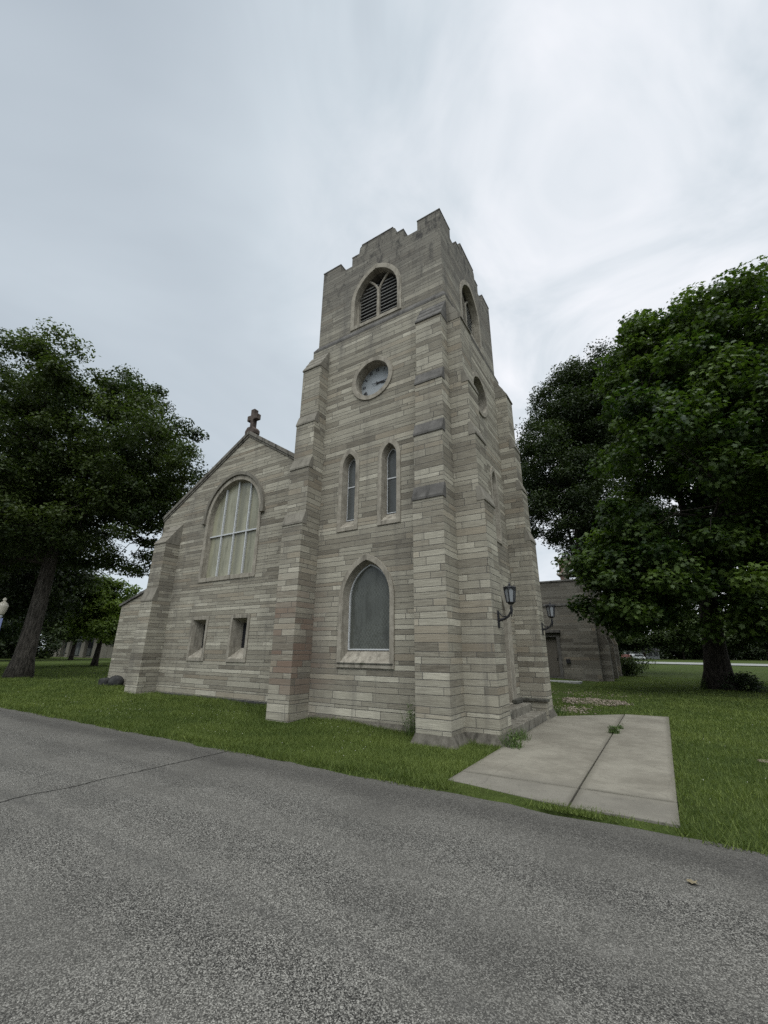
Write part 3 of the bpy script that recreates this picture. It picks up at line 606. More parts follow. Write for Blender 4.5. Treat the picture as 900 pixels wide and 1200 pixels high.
# ------------------------------------------------------------------ grass
def tri_blades(P, h, w_, lean, tone):
    n = len(P); an = rng.uniform(0,2*np.pi,n); dx_ = np.stack([np.cos(an),np.sin(an),np.zeros(n)],-1)
    la = rng.uniform(0,2*np.pi,n); L = np.stack([np.cos(la),np.sin(la),np.zeros(n)],-1)*(lean*h)[:,None]
    a = P-dx_*w_[:,None]/2; b = P+dx_*w_[:,None]/2; t = P+L; t[:,2] += h
    V = np.stack([a,b,t],1).reshape(-1,3); F = np.arange(3*n).reshape(n,3); return V,F,np.repeat(tone,3)
def inside_built(x,y):
    tower = (x>-4.7)&(x<.02)&(y>-.02); b1 = (x>-.83)&(x<.12)&(y>-.78); b2 = (x>-4.68)&(x<-3.75)&(y>-.70); sb = (x>-.1)&(x<.80)&(y>-.10)&(y<.8); rs = (x>-.1)&(x<.78)&(y>.5)&(y<4.75)
    nave = (x<-4.5)&(x>-13.3)&(y>1.03); ais = (x<-13.1)&(x>-16.4)&(y>1.63); gb = (x>-12.72)&(x<-11.74)&(y>.30)
    path = (x>.69)&(x<3.215+.01*y)&(y>-2.56)&(y<np.minimum(6.05,4.5+(x-.7)*1.03)); annex = (x<.6)&(x>-10)&(y>21.4)&(y<32)
    road = y < -2.80-.05*np.sin(x*2.1)-.03*np.sin(x*5.3)
    return tower|b1|b2|sb|rs|nave|ais|gb|path|annex|road
def scatter(n, x0,x1,y0,y1, dmin=4.):
    out = []
    got = 0
    while got < n:
        x = rng.uniform(x0,x1,n*3); y = rng.uniform(y0,y1,n*3); d2 = (x-CAM.x)**2+(y-CAM.y)**2
        keep = (rng.random(n*3) < np.minimum(1, (9.**2)/d2)) & ~inside_built(x,y); out.append(np.stack([x[keep],y[keep]],-1)); got += int(keep.sum())
    return np.concatenate(out)[:n]
parts = [scatter(210000,-24,.85,-2.86,1.2), scatter(120000,3.15,13,-2.86,14), scatter(60000,-5,16,4.4,30), scatter(30000,-45,-13,1.,24)]
XY = np.concatenate(parts); d = np.hypot(XY[:,0]-CAM.x, XY[:,1]-CAM.y); n = len(XY)
P = np.stack([XY[:,0],XY[:,1],lawn_h(XY[:,0],XY[:,1])-.004],-1)
tuft = .5+.5*np.sin(XY[:,0]*2.3+1.7*np.sin(XY[:,1]*1.9))*np.sin(XY[:,1]*2.9+1.3*np.sin(XY[:,0]*1.1))
hgt = rng.uniform(.025,.075,n)*(.75+.5*tuft); nearwall = ((XY[:,1]>-.25)&(XY[:,0]<.3))|((XY[:,1]<-2.62)); hgt = np.where(nearwall&(rng.random(n)<.5), hgt*1.7, hgt)
wd = rng.uniform(.006,.011,n)*np.clip(d/8,1,3.2)
big_ = np.sin(XY[:,0]*.9+np.sin(XY[:,1]*.8)*1.5)*np.sin(XY[:,1]*1.1+XY[:,0]*.35); tone = np.clip(rng.normal(.38,.19,n)+.26*(tuft-.5)+.12*big_,0,1)
V,F,T = tri_blades(P,hgt,wd,rng.uniform(.2,1.1,n),tone)
tag(npmesh('grass', V, F, M['grass'], attr=T), 'short green lawn grass with longer blades along walls and road edge', 'grass', kind='stuff')
# clover heads
C = np.concatenate([scatter(700,-16,-1.,-2.4,.6), scatter(300,3.4,9,-2.,9)]); cn = .5+.5*np.sin(C[:,0]*1.1+2)*np.sin(C[:,1]*1.7+C[:,0]*.6); C = C[rng.random(len(C)) < cn**2]
n = len(C); r = rng.uniform(.004,.009,n); c3 = np.stack([C[:,0],C[:,1],lawn_h(C[:,0],C[:,1])+rng.uniform(.05,.09,n)],-1)
O8 = np.array([(1,0,0),(-1,0,0),(0,1,0),(0,-1,0),(0,0,1),(0,0,-1)],float); V = (c3[:,None,:]+O8[None]*r[:,None,None]).reshape(-1,3)
f8 = np.array([(0,2,4),(2,1,4),(1,3,4),(3,0,4),(2,0,5),(1,2,5),(3,1,5),(0,3,5)]); F = (np.arange(n)[:,None,None]*6+f8[None]).reshape(-1,3)
tag(npmesh('clover_flowers', V, F, M['clover']), 'small white clover heads dotted through the lawn', 'flowers', kind='stuff')

# ------------------------------------------------------------------ trees
LEAF_Q = np.array([(0,-.5,0),(.26,-.05,.05),(0,.5,-.03),(-.26,-.05,.05)])
LEAF_M = np.array([(0,-.5,0),(.16,-.28,.02),(.46,-.22,-.03),(.26,.02,.03),(.40,.30,-.03),(.14,.20,.03),(0,.52,-.04),(-.14,.20,.03),(-.40,.30,-.03),(-.26,.02,.03),(-.46,-.22,-.03),(-.16,-.28,.02)])
def leaves(centres, rad, per, size, shape, flat=.6, ctone=None, droop=.35):
    K = len(centres); n = K*per; c = np.repeat(centres,per,0); rr = np.repeat(rad,per)
    d = rng.normal(size=(n,3)); d /= np.linalg.norm(d,axis=1)[:,None]; q = rng.random(n)**.5
    off = d*q[:,None]*rr[:,None]; off[:,2] *= flat; p = c+off
    nrm = np.stack([rng.normal(0,.55,n),rng.normal(0,.55,n),np.abs(rng.normal(.8,.5,n))],-1)+d*.5; nrm /= np.linalg.norm(nrm,axis=1)[:,None]
    t = rng.normal(size=(n,3)); t[:,2] -= droop; t -= nrm*(t*nrm).sum(1)[:,None]; t /= np.linalg.norm(t,axis=1)[:,None]; b = np.cross(nrm,t)
    s = rng.uniform(.65,1.25,n)*size; L = shape; kk = len(L)
    V = p[:,None,:]+s[:,None,None]*(L[None,:,0,None]*b[:,None,:]+L[None,:,1,None]*t[:,None,:]+L[None,:,2,None]*nrm[:,None,:])
    tone = np.clip(np.repeat(ctone,per)+rng.normal(0,.14,n),0,1)
    return V.reshape(-1,3), np.arange(n*kk).reshape(n,kk), np.repeat(tone,kk)
def in_lobes(lobes, n, shell=.55):
    """points in a union of ellipsoids (centre, radii), thicker towards their skins"""
    w_ = np.array([l[1][0]*l[1][1]+l[1][0]*l[1][2]+l[1][1]*l[1][2] for l in lobes]); w_ = w_/w_.sum(); out = []
    for (c,r),m_ in zip(lobes, rng.multinomial(n,w_)):
        d = rng.normal(size=(m_,3)); d /= np.linalg.norm(d,axis=1)[:,None]; q = shell+(1-shell)*rng.random(m_)**.7
        q = np.where(rng.random(m_)<.18, q*.55, q); out.append(np.array(c)+d*q[:,None]*np.array(r))
    return np.concatenate(out)
def tree(name, base, label, lobes, nclus, per, size, shape, leafmat, barkmat, tr, trunk_top, crad=(.8,1.5), nlimb=11, group=None, flat=.6, zmin=None, lightdir=None):
    base = np.array(base,float); t = thing(name, tuple(base), label, 'tree', group)
    C = in_lobes(lobes, nclus)
    if zmin is not None: C[:,2] = np.maximum(C[:,2], zmin+rng.uniform(0,1.2,len(C)))
    dm = np.linalg.norm(C[:,None,:]-C[None,:,:],axis=2); C = C[(dm < crad[1]*1.45).sum(1) > 4]
    rad = rng.uniform(*crad,len(C)); ct = np.clip(rng.normal(.42,.2,len(C)),0,1)
    V,F,T = leaves(C,rad,per,size,shape,flat,ct); npmesh('crown', V, F, leafmat, t, attr=T)
    tb = MB(); top = np.array(trunk_top,float); H_ = top[2]-base[2]
    pts = []; rs_ = []
    for i in range(9):
        q = i/8; p = base+(top-base)*q; p = p+np.array([math.sin(q*4+base[0])*.08,math.cos(q*3)*.08,0])*q*H_*.12; pts.append(tuple(p)); rs_.append(tr*((1.0-.42*q)+.62*math.exp(-q*H_/.55)))
    pts[0] = (pts[0][0],pts[0][1],base[2]-.15); tb.tube(pts, rs_, 14)
    # limbs
    sel = C[np.argsort(rng.random(len(C)))[:400]]; anchors = [sel[0]]
    for _ in range(nlimb-1):
        dd = np.min([np.linalg.norm(sel-a,axis=1) for a in anchors],0); anchors.append(sel[int(np.argmax(dd*rng.uniform(.7,1.,len(sel))))])
    limbs = []
    for a in anchors:
        q = rng.uniform(.55,1.); s0 = np.array(pts[int(round(q*8))]); ctrl = s0+(a-s0)*.45+np.array([0,0,.28*np.linalg.norm(a-s0)*(.3+rng.random()*.5)])
        pl = [(1-u)**2*s0+2*u*(1-u)*ctrl+u*u*a+rng.normal(0,.10,3)*(0<u<1) for u in np.linspace(0,1,9)]; r0 = tr*rng.uniform(.32,.48)
        rr = [r0*(1-.85*u) for u in np.linspace(0,1,9)]; tb.tube([tuple(x) for x in pl], rr, 7); limbs.append((np.array(pl),rr))
    allp = np.concatenate([l[0][2:] for l in limbs]); allr = np.concatenate([l[1][2:] for l in limbs])
    for c in C[rng.random(len(C)) < min(1,240/len(C))]:
        dd = np.linalg.norm(allp-c,axis=1); j = int(np.argmin(dd+.8*np.maximum(0,allp[:,2]-c[2]))); s0 = allp[j]
        mid = (s0+c)/2+rng.normal(0,.12,3)+np.array([0,0,.12*dd[j]]); r0 = min(allr[j]*.7,.07); tb.tube([tuple(s0),tuple(mid),tuple(c)],[r0,r0*.6,.012],5,False)
    tb.build('trunk', barkmat, t, smooth=True); return t
def lob(c, r): return (np.array(c,float), np.array(r,float))
def rf(base, dr, df, z): return (base[0]+Rt.x*dr+Fh.x*df, base[1]+Rt.y*dr+Fh.y*df, z)
# oak on the left
B = (-23.6,1.1,.05)
tree('oak_tree', B, 'big dark oak left of the church with a thick pale grey trunk', [lob(rf(B,-1,0,13.8),(6.4,6.4,5.0)),lob(rf(B,3.5,-.5,12.),(4.3,4.4,4.2)),lob(rf(B,-6.5,0,12.5),(6,6,5.6)),lob(rf(B,1.5,1,9.),(5.4,5.4,3.6)),lob(rf(B,-3,-2,8.),(5.,5.,3.2)),lob(rf(B,3.4,0,9.8),(2.6,3.,1.8)),lob(rf(B,-8,2,8.),(5,5,3.5))],
     950,300,.19,LEAF_Q,M['oak_leaf'],M['bark'],.43,(-23.7,1.3,9.5),(.6,1.35),16,flat=.5,zmin=4.4)
# maple on the right
B = (5.61,19.35,.03)
tree('maple_tree', B, 'broad leafy maple with a short dark trunk on the lawn at the right', [lob(rf(B,1.5,-3,14.3),(6.6,6.,6.6)),lob(rf(B,-2.7,-4.5,10.),(4.3,4.5,4.8)),lob(rf(B,4.,-5,10.),(6,6,6)),lob(rf(B,-3.6,-3.5,5.2),(4.,3.8,3.)),lob(rf(B,4,-5,4.8),(5,5,2.8)),lob(rf(B,4.4,-2,18.5),(4.6,4.,3.6)),lob(rf(B,1,-4,4.4),(4.4,4,2.3)),lob(rf(B,-5.6,-2.8,4.6),(2.2,2.2,2.3)),lob(rf(B,-.6,-3,16.6),(3.4,3.4,3.2))],
     820,270,.22,LEAF_M,M['maple_leaf'],M['bark_dark'],.54,(5.9,18.6,6.5),(.65,1.25),15,flat=.6,zmin=2.05)
# darker tree behind the annex
B = (-1.6,33.,.05)
tree('dark_tree', B, 'tall darker tree rising behind the annex beside the maple', [lob(rf(B,2.8,0,24.5),(5.2,5,6.)),lob(rf(B,-.6,0,19.),(4.6,5,5.)),lob(rf(B,-1.,0,15.4),(4.8,5,4.8)),lob(rf(B,4.2,0,10.),(4.2,5,4.6)),lob(rf(B,6,1,20),(6,5,7)),lob(rf(B,5.2,0,26.8),(4.6,5,5.4)),lob(rf(B,2.4,0,25.5),(4.,4,4.6)),lob(rf(B,6,0,10),(6,5,6))],
     900,290,.25,LEAF_Q,M['dark_leaf'],M['bark_dark'],.45,(-1.2,33.,12),(.9,1.7),12,flat=.6,zmin=5.)
def at_px(pxr, F, z=.03):              # a spot on the ground plan, F metres ahead and pxr*F to the right
    return RF(pxr*F, F, z)
def simple_tree(name, loc, label, h, r, leafmat, per=150, ncl=110, size=.30, low=.22, tr=.22, group=None):
    B = loc; z = loc[2]
    if low < 0:      # a bush, leafy to the ground
        return tree(name, B, label, [lob((B[0],B[1],z+h*.45),(r,r,h*.5)),lob((B[0]+r*.5,B[1],z+h*.3),(r*.7,r*.7,h*.35)),lob((B[0]-r*.5,B[1],z+h*.3),(r*.7,r*.7,h*.35))],
                    ncl,per,size,LEAF_Q,leafmat,M['bark_dark'],tr*.6,(B[0]+.1,B[1]+.1,z+h*.5),(r*.2,r*.4),5,group,.8,zmin=z)
    return tree(name, B, label, [lob((B[0],B[1],z+h*.62),(r*.86,r*.86,h*.38)),lob((B[0]+r*.35,B[1]-r*.2,z+h*.42),(r*.7,r*.7,h*.25)),lob((B[0]-r*.4,B[1]+r*.2,z+h*.45),(r*.65,r*.65,h*.26)),lob((B[0]+.1*r,B[1],z+h*.82),(r*.5,r*.5,h*.18))],
                ncl,per,size,LEAF_Q,leafmat,M['bark_dark'],tr,(B[0]+.2,B[1]+.1,z+h*.6),(r*.16,r*.34),7,group,.65,zmin=z+h*low)
GL = 'background trees behind the oak'
simple_tree('lime_tree', at_px(-.645,38), 'small pale green tree between the oak and the church, before a low building', 7.6, 3.2, M['lime_leaf'], low=.3, group=GL)
simple_tree('shade_tree', at_px(-.585,46), 'dark rounded tree close to the left edge of the church aisle', 7.5, 3.6, M['dark_leaf'], low=.12, group=GL)
simple_tree('shade_tree', at_px(-.70,58), 'dark tree overhanging the low building behind the oak', 11, 5.5, M['shrub_leaf'], low=.27, group=GL, size=.4)
simple_tree('shade_tree', at_px(-.815,33), 'dark tree with a slim trunk just behind the oak trunk', 14, 5.2, M['dark_leaf'], low=.26, tr=.36, group=GL, ncl=170)
simple_tree('shade_tree', at_px(-.90,50), 'dark low branched tree behind the street lamp at the left edge', 13, 6, M['dark_leaf'], low=.08, group=GL, ncl=170, size=.4)
simple_tree('shade_tree', at_px(-.76,95), 'distant tall tree rising above the low building roof', 17, 8, M['shrub_leaf'], low=.1, group=GL, size=.6)
simple_tree('shade_tree', at_px(-.61,105), 'distant tree at the far end of the lawn beside the aisle wall', 11, 9, M['shrub_leaf'], low=.08, group=GL, size=.6)
for q,F,lab in ((-.93,66,'round hedge bush left of the street lamp far across the lawn'),(-.885,62,'round hedge bush just right of the street lamp, far back'),(-.845,70,'round hedge bush half hidden by the oak trunk'),(-.80,64,'dark hedge bush right of the oak trunk before the low building'),(-.97,75,'farthest left hedge bush behind the street lamp')):
    simple_tree('hedge_bush', at_px(q,F), lab, 5.5, 4.2, M['dark_leaf'], low=-1, group='hedge bushes behind the oak', size=.4, ncl=60, per=110)
GR = 'distant trees across the far road'
for i,q in enumerate((.52,.57,.63,.69,.74,.80,.86,.92,.98)):
    simple_tree('hedge_bush', at_px(q,156+(i*37)%11), 'distant dark bush in the hedge line across the far road', 8.5, 7.5, M['dark_leaf'], low=-1, group='hedge line across the far road', size=.9, ncl=60, per=110)
for q,F,h,r,lab in ((.50,135,17,8,'distant tree left of the white house across the road'),(.575,150,18,9,'distant tree behind the white house across the road'),(.68,140,16,8,'distant tree behind the maple trunk across the road'),(.76,150,17,9,'distant tree right of the maple trunk across the road'),(.87,138,17,9,'distant tree at the right edge beyond the road'),(.97,150,17,9,'farthest right distant tree beyond the road')):
    simple_tree('distant_tree', at_px(q,F), lab, h, r*1.15, M['shrub_leaf'], low=.0, group=GR, size=.8, ncl=120, per=140)

# ------------------------------------------------------------------ shrubs and weeds
def shrub(name, loc, label, w_, h, mat, n=26, per=70, size=.11, cat='shrub', group=None):
    t = thing(name, loc, label, cat, group); b = np.array(loc)
    C = np.stack([b[0]+rng.normal(0,w_*.38,n), b[1]+rng.normal(0,w_*.38,n), b[2]+h*rng.uniform(.2,.9,n)],-1)
    V,F,T = leaves(C, rng.uniform(.12,.24,n)*(w_+h), per, size, LEAF_Q, .8, np.clip(rng.normal(.45,.2,n),0,1)); npmesh('foliage', V, F, mat, t, attr=T)
    s = MB()
    for c in C[:14]: s.tube([tuple(b+rng.normal(0,.03,3)*[1,1,0]), tuple((b+c)/2+rng.normal(0,.04,3)), tuple(c)], [.014,.010,.004], 5)
    s.build('stem', M['bark_dark'], t); return t
shrub('shrub', (.95,30.5,.02), 'low leafy shrub at the far end of the annex buttresses', 1.5, 1.5, M['shrub_leaf'], 46, 90, .16)
shrub('shrub', (6.5,18.9,.02), 'ragged shoots sprouting at the foot of the maple trunk', .9, .8, M['dark_leaf'], 26, 60, .13)
def weed(loc, label, n, h, spread, wdt=.010, leafy=0):
    P = np.array(loc)+np.stack([np.clip(rng.normal(0,spread,n),-1.8*spread,1.8*spread),np.clip(rng.normal(0,spread,n),-1.8*spread,1.8*spread),np.zeros(n)],-1); hh = rng.uniform(.35,1.,n)*h
    V,F,T = tri_blades(P, hh, np.full(n,wdt)*rng.uniform(.6,1.3,n), rng.uniform(.1,.9,n), np.clip(rng.normal(.5,.2,n),0,1))
    if leafy:
        C = np.array(loc)+np.stack([rng.uniform(-spread,spread,leafy),rng.uniform(-spread,spread,leafy),rng.uniform(.2,.8,leafy)*h],-1)
        V2,F2,T2 = leaves(C, np.full(leafy,.05+h*.12), 14, .045, LEAF_Q, .9, np.clip(rng.normal(.4,.2,leafy),0,1)); 
        F2t = np.concatenate([F2[:,[0,1,2]],F2[:,[0,2,3]]]); F = np.concatenate([F,F2t+len(V)]); V = np.concatenate([V,V2]); T = np.concatenate([T,T2])
    o = npmesh('weed', V, F, M['weed'], attr=T); tag(o, label, 'weed', 'weeds growing against the stone'); return o
weed((-1.02,-.16,.05), 'tall thin weeds against the tower wall, left of the corner buttress', 90, .75, .10, .008, 14)
weed((-4.72,.62,.10), 'straggly weeds in the corner between nave wall and tower buttress', 70, .75, .09, .008, 14)
weed((.86,-.02,.02), 'dark weed tuft at the foot of the corner buttress beside the path', 140, .34, .09, .011, 8)
weed((.80,.75,.02), 'spreading grassy weed at the path edge below the door step', 110, .30, .11, .011, 4)
weed((2.245,2.55,.015), 'bushy green weed sprouting from the middle joint of the path', 110, .17, .06, .010, 14)
weed((2.30,3.25,.015), 'smaller weed farther along the middle joint of the path', 60, .13, .045, .010, 5)
weed((.62,5.0,.03), 'rough weeds by the far corner of the door steps', 190, .25, .15, .012, 12)
weed((5.0,19.0,.03), 'pale grass shoots on the left of the maple trunk', 80, .6, .12, .02, 8)
# fringe of grass creeping over the road edge and the slab edges
def fringe(x0,x1,y0,y1,n,h,patch):
    x = rng.uniform(x0,x1,n); y = rng.uniform(y0,y1,n); q = .5+.5*np.sin(x*patch+np.sin(y*patch*.7)*2); k_ = rng.random(n) < q**2*.9+.06
    return np.stack([x[k_],y[k_],np.full(k_.sum(),.004)],-1), rng.uniform(.4,1.,int(k_.sum()))*h
Ps = []; hs = []
for a in ((.66,3.3,-2.80,-2.60,5200,.07,4.3),(.66,1.6,-2.74,-2.44,2600,.06,.3),(3.19,3.27,-2.5,6.0,2600,.06,2.1),(.66,.74,-2.4,-.2,900,.07,3.),(2.19,2.22,-1.6,5.6,260,.05,1.7),(-22,.8,-2.92,-2.74,5200,.075,1.9),(3.2,13,-2.92,-2.74,2600,.075,1.9),(.7,3.3,5.95,6.15,700,.09,3.)):
    p,h = fringe(*a); Ps.append(p); hs.append(h)
P = np.concatenate(Ps); h = np.concatenate(hs); n = len(P)
V,F,T = tri_blades(P, h, rng.uniform(.007,.013,n), rng.uniform(.3,1.2,n), np.clip(rng.normal(.42,.2,n),0,1))
tag(npmesh('grass_fringe', V, F, M['grass'], attr=T), 'ragged grass fringe creeping over the path and road edges', 'grass', kind='stuff')

# ------------------------------------------------------------------ loose stones, slab, rubble, leaf
def boulder(loc, r, label, flatz=.7, boxy=0):
    b = bmesh.new(); bmesh.ops.create_icosphere(b, subdivisions=3, radius=1.)
    for v in b.verts:
        c = v.co.copy(); 
        if boxy: m_ = max(abs(c.x),abs(c.y),abs(c.z)); c = c.lerp(c/m_*.85, boxy)
        f = 1+.10*math.sin(c.x*5+loc[0])*math.sin(c.y*4+1)*math.cos(c.z*6)+random.uniform(-.015,.015); v.co = Vector((c.x*r[0]*f, c.y*r[1]*f, c.z*r[2]*f))
    me = bpy.data.meshes.new('boulder'); b.to_mesh(me); b.free(); me.polygons.foreach_set('use_smooth',[True]*len(me.polygons)); me.materials.append(M['rock'])
    o = bpy.data.objects.new('boulder', me); COL.objects.link(o); o.location = loc; return tag(o, label, 'rock', 'dark rocks at the aisle wall')
boulder((-15.62,1.28,.33),(.32,.24,.20),'squarish dark rock at the outer corner of the aisle wall',boxy=.7)
boulder((-14.95,1.30,.36),(.34,.26,.27),'rounded dark rock beside the church side buttress, right of the squarish one')
tag(MB().box(-2.9,-.62,18.3,19.35,-.05,.13).build('stone_slab', M['pale_slab'], None, .02), 'long pale concrete slab lying on the grass before the annex', 'slab')
b_ = MB(); b_.prism([(4.36,1.20),(4.75,1.08),(5.0,1.25),(4.92,1.42),(4.55,1.48),(4.34,1.34)], lambda u,v,d:(u,v,d), -.03,.035); tag(b_.build('flat_stone', M['rubble'], None, .015), 'flat pale stone sunk in the lawn near the right edge', 'stone')
n = 1100; ang = rng.uniform(0,2*np.pi,n); rad = rng.random(n)**.6; q_ = rng.integers(0,7,n); cxs = np.array([.7,1.2,1.7,1.0,1.5,.35,2.0])[q_]; cys = np.array([8.4,8.9,9.3,9.6,8.3,9.2,8.8])[q_]; sd = np.array([.22,.3,.2,.16,.24,.14,.12])[q_]; C = np.stack([cxs+rng.normal(0,1,n)*sd, cys+rng.normal(0,1,n)*sd*1.5, .02+rng.uniform(0,.05,n)],-1)
n2 = 260; C2 = np.stack([rng.normal(.75,.35,n2), rng.normal(6.2,.5,n2), np.full(n2,.03)],-1); n3 = 160; C3 = np.stack([rng.normal(.6,.9,n3), rng.normal(12.2,.7,n3), np.full(n3,.03)],-1)
C = np.concatenate([C,C2,C3]); n = len(C); J = O8[None]*rng.uniform(.012,.045,(n,1,1))*rng.uniform(.5,1.3,(n,6,1))*np.array([1.2,1.2,.7]); 
tag(npmesh('rubble', (C[:,None,:]+J).reshape(-1,3), (np.arange(n)[:,None,None]*6+f8[None]).reshape(-1,3), M['rubble']), 'pale gravel and rubble spilled on the grass beside the steps', 'rubble', kind='stuff')
lf_ = MB(); L = [(x*.09+3.23,y*.09-3.79) for x,y,_ in LEAF_M]; o_ = len(L)
lf_.add([(x,y,.006+.014*abs(math.sin(x*60+y*45))) for x,y in L]+[(3.23,-3.79,.012)], [(i,(i+1)%o_,o_) for i in range(o_)])
M['dead_leaf'] = mat_plain('tan_dead_leaf', (.17,.14,.085), .8)
tag(lf_.build('dead_leaf', M['dead_leaf']), 'single tan dead leaf lying on the asphalt', 'leaf')

# ------------------------------------------------------------------ stone annex behind the tower
an = thing('stone_annex', (-4.,22.,0), 'dark flat roofed stone annex behind the tower with a small hooded door', 'annex building')
AY = 21.6; m = MB(); dr = rect(-3.05,-2.15,.22,2.60); m.sheet(rect(-11.,.2,-.1,6.12),[dr],front(AY),0); m.strip(dr,front(AY),0,.3)
m.add([(.2,AY,-.1),(.2,31.5,-.1),(.2,31.5,6.12),(.2,AY,6.12)],[(0,1,2,3)]); m.add([(-11,AY,-.1),(-11,31.5,-.1),(-11,31.5,6.12),(-11,AY,6.12)],[(0,1,2,3)]); m.sheet(rect(-11.,.2,-.1,6.12),[],back(31.5),0)
m.build('wall', M['annex'], an)
MB().box(-11.1,.26,AY-.06,31.6,6.12,6.22).build('roof_coping', M['coping'], an, .01)
MB().box(-11.,.23,AY-.06,AY+.02,4.55,4.70).build('string_course', M['coping'], an, .01)
MB().box(-3.25,-1.86,AY-.28,AY+.02,2.86,3.05).build('door_hood', M['cap'], an, .015)
MB().ring(rect(-3.25,-1.95,.1,2.84),rect(-3.05,-2.15,.22,2.60),front(AY),-.06,.05,.2).build('door_surround', M['cap'], an, .01)
dd = MB().box(-3.04,-2.16,AY+.20,AY+.26,.23,2.59).build('door', M['annex_door'] if 'annex_door' in M else mat_plain('grey_brown_door', (.10,.088,.07), .7), an)
MB().box(-2.28,-2.22,AY+.15,AY+.2,1.2,1.32).build('door_handle', M['iron'], dd)
MB().box(-1.70,-1.46,AY-.10,AY+.01,1.02,1.28).build('meter_box', M['iron'], an, .015)
for y in (22.2,25.8,29.2):
    p = [(.15,-.1),(.74,-.1),(.74,2.3),(.62,2.6),(.62,3.9),(.15,4.6)]; MB().prism(p, lambda u,v,d: (u,y+d,v), 0,.55).build('buttress', M['annex'], an, .01)

# ------------------------------------------------------------------ far brick building with an arched turret
M['brick'] = mat_ashlar('pink_brick', [(.05,(.12,.075,.062)),(.5,(.21,.135,.115)),(.95,(.30,.21,.18))], course=12, block=5., dirt_top=False)
bh = thing('brick_building', (-9.,72.,0), 'far brick building whose arched turret shows above the annex roof', 'building')
MB().box(-16,-3.5,68,82,-.1,10.6).build('wall', M['brick'], bh); MB().prism([(-16.5,10.6),(-3.,10.6),(-9.7,12.2)], front(67.6), 0, 14.8).build('roof', M['slate'], bh)
tx0,tx1,ty0,ty1 = -8.6,-5.2,66.4,69.6; oa = arch(-6.9,.75,12.2,14.6,15.5); m = MB()
for fr_,uu in ((front(ty0),(tx0,tx1)),(back(ty1),(tx0,tx1))): m.sheet(rect(tx0,tx1,-.1,16.3),[oa],fr_,0); m.strip(oa,fr_,0,.4)
ob = arch(68.,.75,12.2,14.6,15.5)
for fr_ in (right(tx1),left(tx0)): m.sheet(rect(ty0,ty1,-.1,16.3),[ob],fr_,0); m.strip(ob,fr_,0,.4)
tw = m.build('turret', M['brick'], bh)
MB().box(tx0-.45,tx1+.45,ty0-.45,ty1+.45,14.0,14.25).build('cornice', M['trim'], tw); MB().box(tx0-.3,tx1+.3,ty0-.3,ty1+.3,16.3,16.7).build('cornice', M['trim'], tw)
MB().ring(arch(-6.9,1.1,12.2,14.6,15.9),oa,front(ty0),-.08,.0,.0).build('arch_moulding', M['trim'], tw)
MB().box(tx0+.5,tx1-.5,ty0+.5,ty1-.5,16.7,17.3).build('turret_roof', M['slate'], tw)

# ------------------------------------------------------------------ low building far left
lb = thing('low_building', (-81,29,0), 'low beige building with dark windows between piers, behind the oak', 'building')
M['beige'] = mat_stone('beige_render', (.15,.137,.11), (.21,.195,.16), .2)
BY = 28.; MB().box(-90.5,-71.5,BY+.6,BY+14,-.1,4.2).build('wall', M['beige'], lb)
MB().box(-91.5,-70.9,BY-1.2,BY+14.4,4.2,4.75).build('roof', M['coping'], lb)
for x0,x1 in ((-90.5,-87.6),(-86.9,-86.3),(-84.4,-83.3),(-79.2,-78.),(-75.2,-71.6)): MB().box(x0,x1,BY,BY+.62,-.1,4.2).build('pier', M['beige'], lb)
for x0,x1 in ((-86.3,-84.4),(-83.3,-79.2),(-78.,-75.2)):
    wn = MB().box(x0+.05,x1-.05,BY+.5,BY+.59,.5,3.9).build('window', M['glass_black'], lb)
    nn = 2 if x1-x0 < 3 else 3
    for i in range(nn): u0 = x0+.2+(x1-x0-.3)*i/nn; MB().box(u0,u0+(x1-x0-.3)/nn-.25,BY+.46,BY+.5,.55,1.7).build('pane', M['glass_dark'], wn)
M['red_tile'] = mat_plain('red_roof_tile', (.32,.07,.06), .7)
MB().prism([(-80.6,4.75),(-77.6,4.75),(-79.1,5.9)], front(BY+.5), 0, 3).build('roof_gable', M['red_tile'], lb)
tag(MB().box(-88,-68,BY-5,BY-3.4,-.05,.035).build('pavement', M['pale_slab']), kind='structure')

# ------------------------------------------------------------------ street lamp at the left edge
lp = thing('street_lamp', (-22.35,-.62,.05), 'pale acorn globe street lamp with a blue banner beside the oak', 'street lamp'); L0 = (-22.35,-.62,.05)
M['post'] = mat_plain('white_post_paint', (.45,.46,.46), .5); M['globe'] = mat_plain('cream_lamp_globe', (.50,.46,.37), .35, var=.2)
MB().lathe([(.16,0),(.17,.12),(.12,.2),(.10,.5),(.06,.62),(.055,2.85),(.075,2.9),(.09,2.95),(.075,3.0)],L0,14).build('post', M['post'], lp)
gb = MB().lathe([(.10,3.0),(.13,3.05),(.17,3.2),(.20,3.36),(.205,3.42),(.16,3.52),(.11,3.58),(.06,3.61),(.05,3.64)],L0,18).build('globe', M['globe'], lp, smooth=True)
MB().lathe([(.045,3.63),(.075,3.68),(.07,3.74),(.03,3.79),(.005,3.80)],L0,12).build('finial', M['globe'], gb)
M['banner'] = mat_plain('blue_banner_cloth', (.17,.20,.36), .8, var=.1); M['banner2'] = mat_plain('dark_blue_banner_print', (.05,.055,.17), .8, var=.1)
dR = Vector((Rt.x,Rt.y,0)); o3 = Vector(L0)
def bpt(u,v,d): p = o3+dR*u+Fh*d; return (p.x,p.y,o3.z+v)
bn = MB().prism(rect(-.52,-.06,2.0,2.86), bpt, -.01,.01).build('banner', M['banner'], lp); MB().prism(rect(-.42,-.16,2.15,2.5), bpt, -.016,-.0105).build('printed_square', M['banner2'], bn)
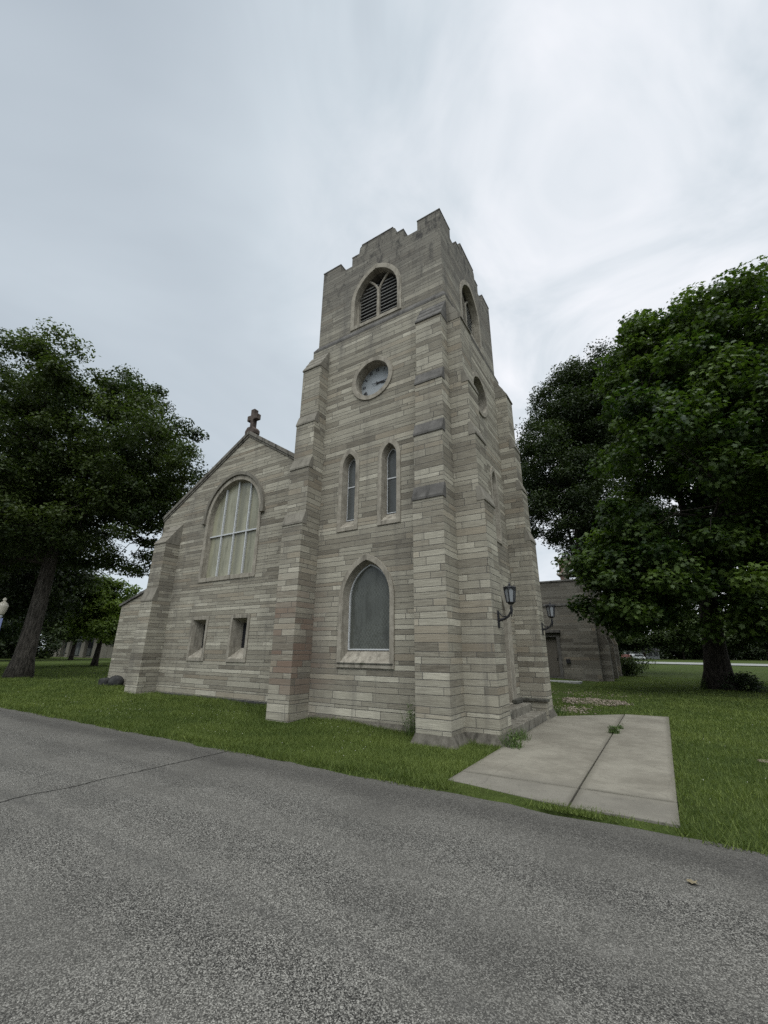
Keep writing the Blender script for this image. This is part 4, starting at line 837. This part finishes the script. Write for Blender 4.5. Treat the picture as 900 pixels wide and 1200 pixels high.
bn2 = MB().prism(rect(.06,.16,2.0,2.86), bpt, -.01,.01).build('banner', M['banner'], lp)
for z in (1.99,2.87): MB().tube([bpt(-.55,z,0),bpt(.18,z,0)],.012,6).build('banner_arm', M['iron'], lp)

# ------------------------------------------------------------------ across the far road: house, car, van
hs_ = thing('white_house', at_px(.585,150,0), 'low white house beyond the far road with a dark roof', 'house')
M['siding'] = mat_plain('white_siding', (.62,.62,.60), .7, var=.15); hx,hy,_ = at_px(.585,150,0)
def local(cx_,cy_,ang):
    ca,sa = math.cos(ang),math.sin(ang); return lambda u,v,d: (cx_+u*ca-d*sa, cy_+u*sa+d*ca, v)
hang = math.atan2(Rt.y,Rt.x); lf3 = local(hx,hy,hang)
MB().prism(rect(-6,6,-.1,2.8), lf3, 0, 8).build('wall', M['siding'], hs_); MB().prism([(-.5,2.8),(8.5,2.8),(4.,4.6)], lambda u,v,d: lf3(d,v,u), -6.4, 6.4).build('roof', M['slate'], hs_)
for u in (-4.5,-2.,3,5): MB().prism(rect(u-.6,u+.6,1.0,2.3), lf3, -.05,.02).build('window', M['glass_black'], hs_)
MB().prism(rect(.4,1.4,.1,2.2), lf3, -.05,.02).build('door', M['wood'], hs_)
hs2 = thing('white_house', at_px(.815,175,0), 'second white house glimpsed right of the maple trunk across the road', 'house'); hx,hy,_ = at_px(.815,175,0); lf4 = local(hx,hy,hang)
MB().prism(rect(-10,10,-.1,3.2), lf4, 0, 8).build('wall', M['siding'], hs2); MB().prism([(-.5,3.2),(8.5,3.2),(4.,5.4)], lambda u,v,d: lf4(d,v,u), -10.4, 10.4).build('roof', M['slate'], hs2)
for u in (-6.5,-2.,3.5,7): MB().prism(rect(u-.7,u+.7,1.0,2.4), lf4, -.05,.02).build('window', M['glass_black'], hs2)
def car(name, loc, ang, mat, label, cat, tall=0.):
    t = thing(name, loc, label, cat); q = local(loc[0],loc[1],ang); W = .9
    body = [(-2.2,.3),(2.2,.3),(2.25,.75),(1.3+tall,.95),(.8+tall,1.5+tall*.3),(-1.4-tall*.5,1.5+tall*.3),(-2.1,.95),(-2.25,.7)]
    MB().prism(body, q, -W, W).build('body', mat, t, .06)
    gl = MB()
    for d0,d1 in ((-W-.012,-W+.02),(W-.02,W+.012)): gl.prism([(1.1+tall,.98),(.72+tall,1.42+tall*.3),(-1.3-tall*.4,1.42+tall*.3),(-1.8,.98)], q, d0, d1)
    gl.build('side_windows', M['glass_black'], t)
    for u in (-1.4,1.4):
        for d0 in (-W-.03,W-.2): MB().prism([(u+.33*math.cos(2*math.pi*i/16),.33+.33*math.sin(2*math.pi*i/16)) for i in range(16)], q, d0, d0+.23).build('wheel', M['iron'], t)
    for d0 in (-.6,.6): MB().prism(rect(d0-.2,d0+.2,.6,.75), lambda u,v,d: q(2.18+d,v,u), 0,.08).build('headlight', M['lantern_glass'], t)
M['red_paint'] = mat_plain('red_car_paint', (.11,.018,.016), .3, var=.05); M['white_paint'] = mat_plain('white_van_paint', (.45,.45,.45), .35, var=.05)
car('parked_car', at_px(.552,108,0.02), hang+.9, M['red_paint'], 'red car parked beyond the far road near the annex', 'car')
car('parked_van', at_px(.573,126,0.02), hang+.3, M['white_paint'], 'white van parked across the far road right of the red car', 'van', .5)
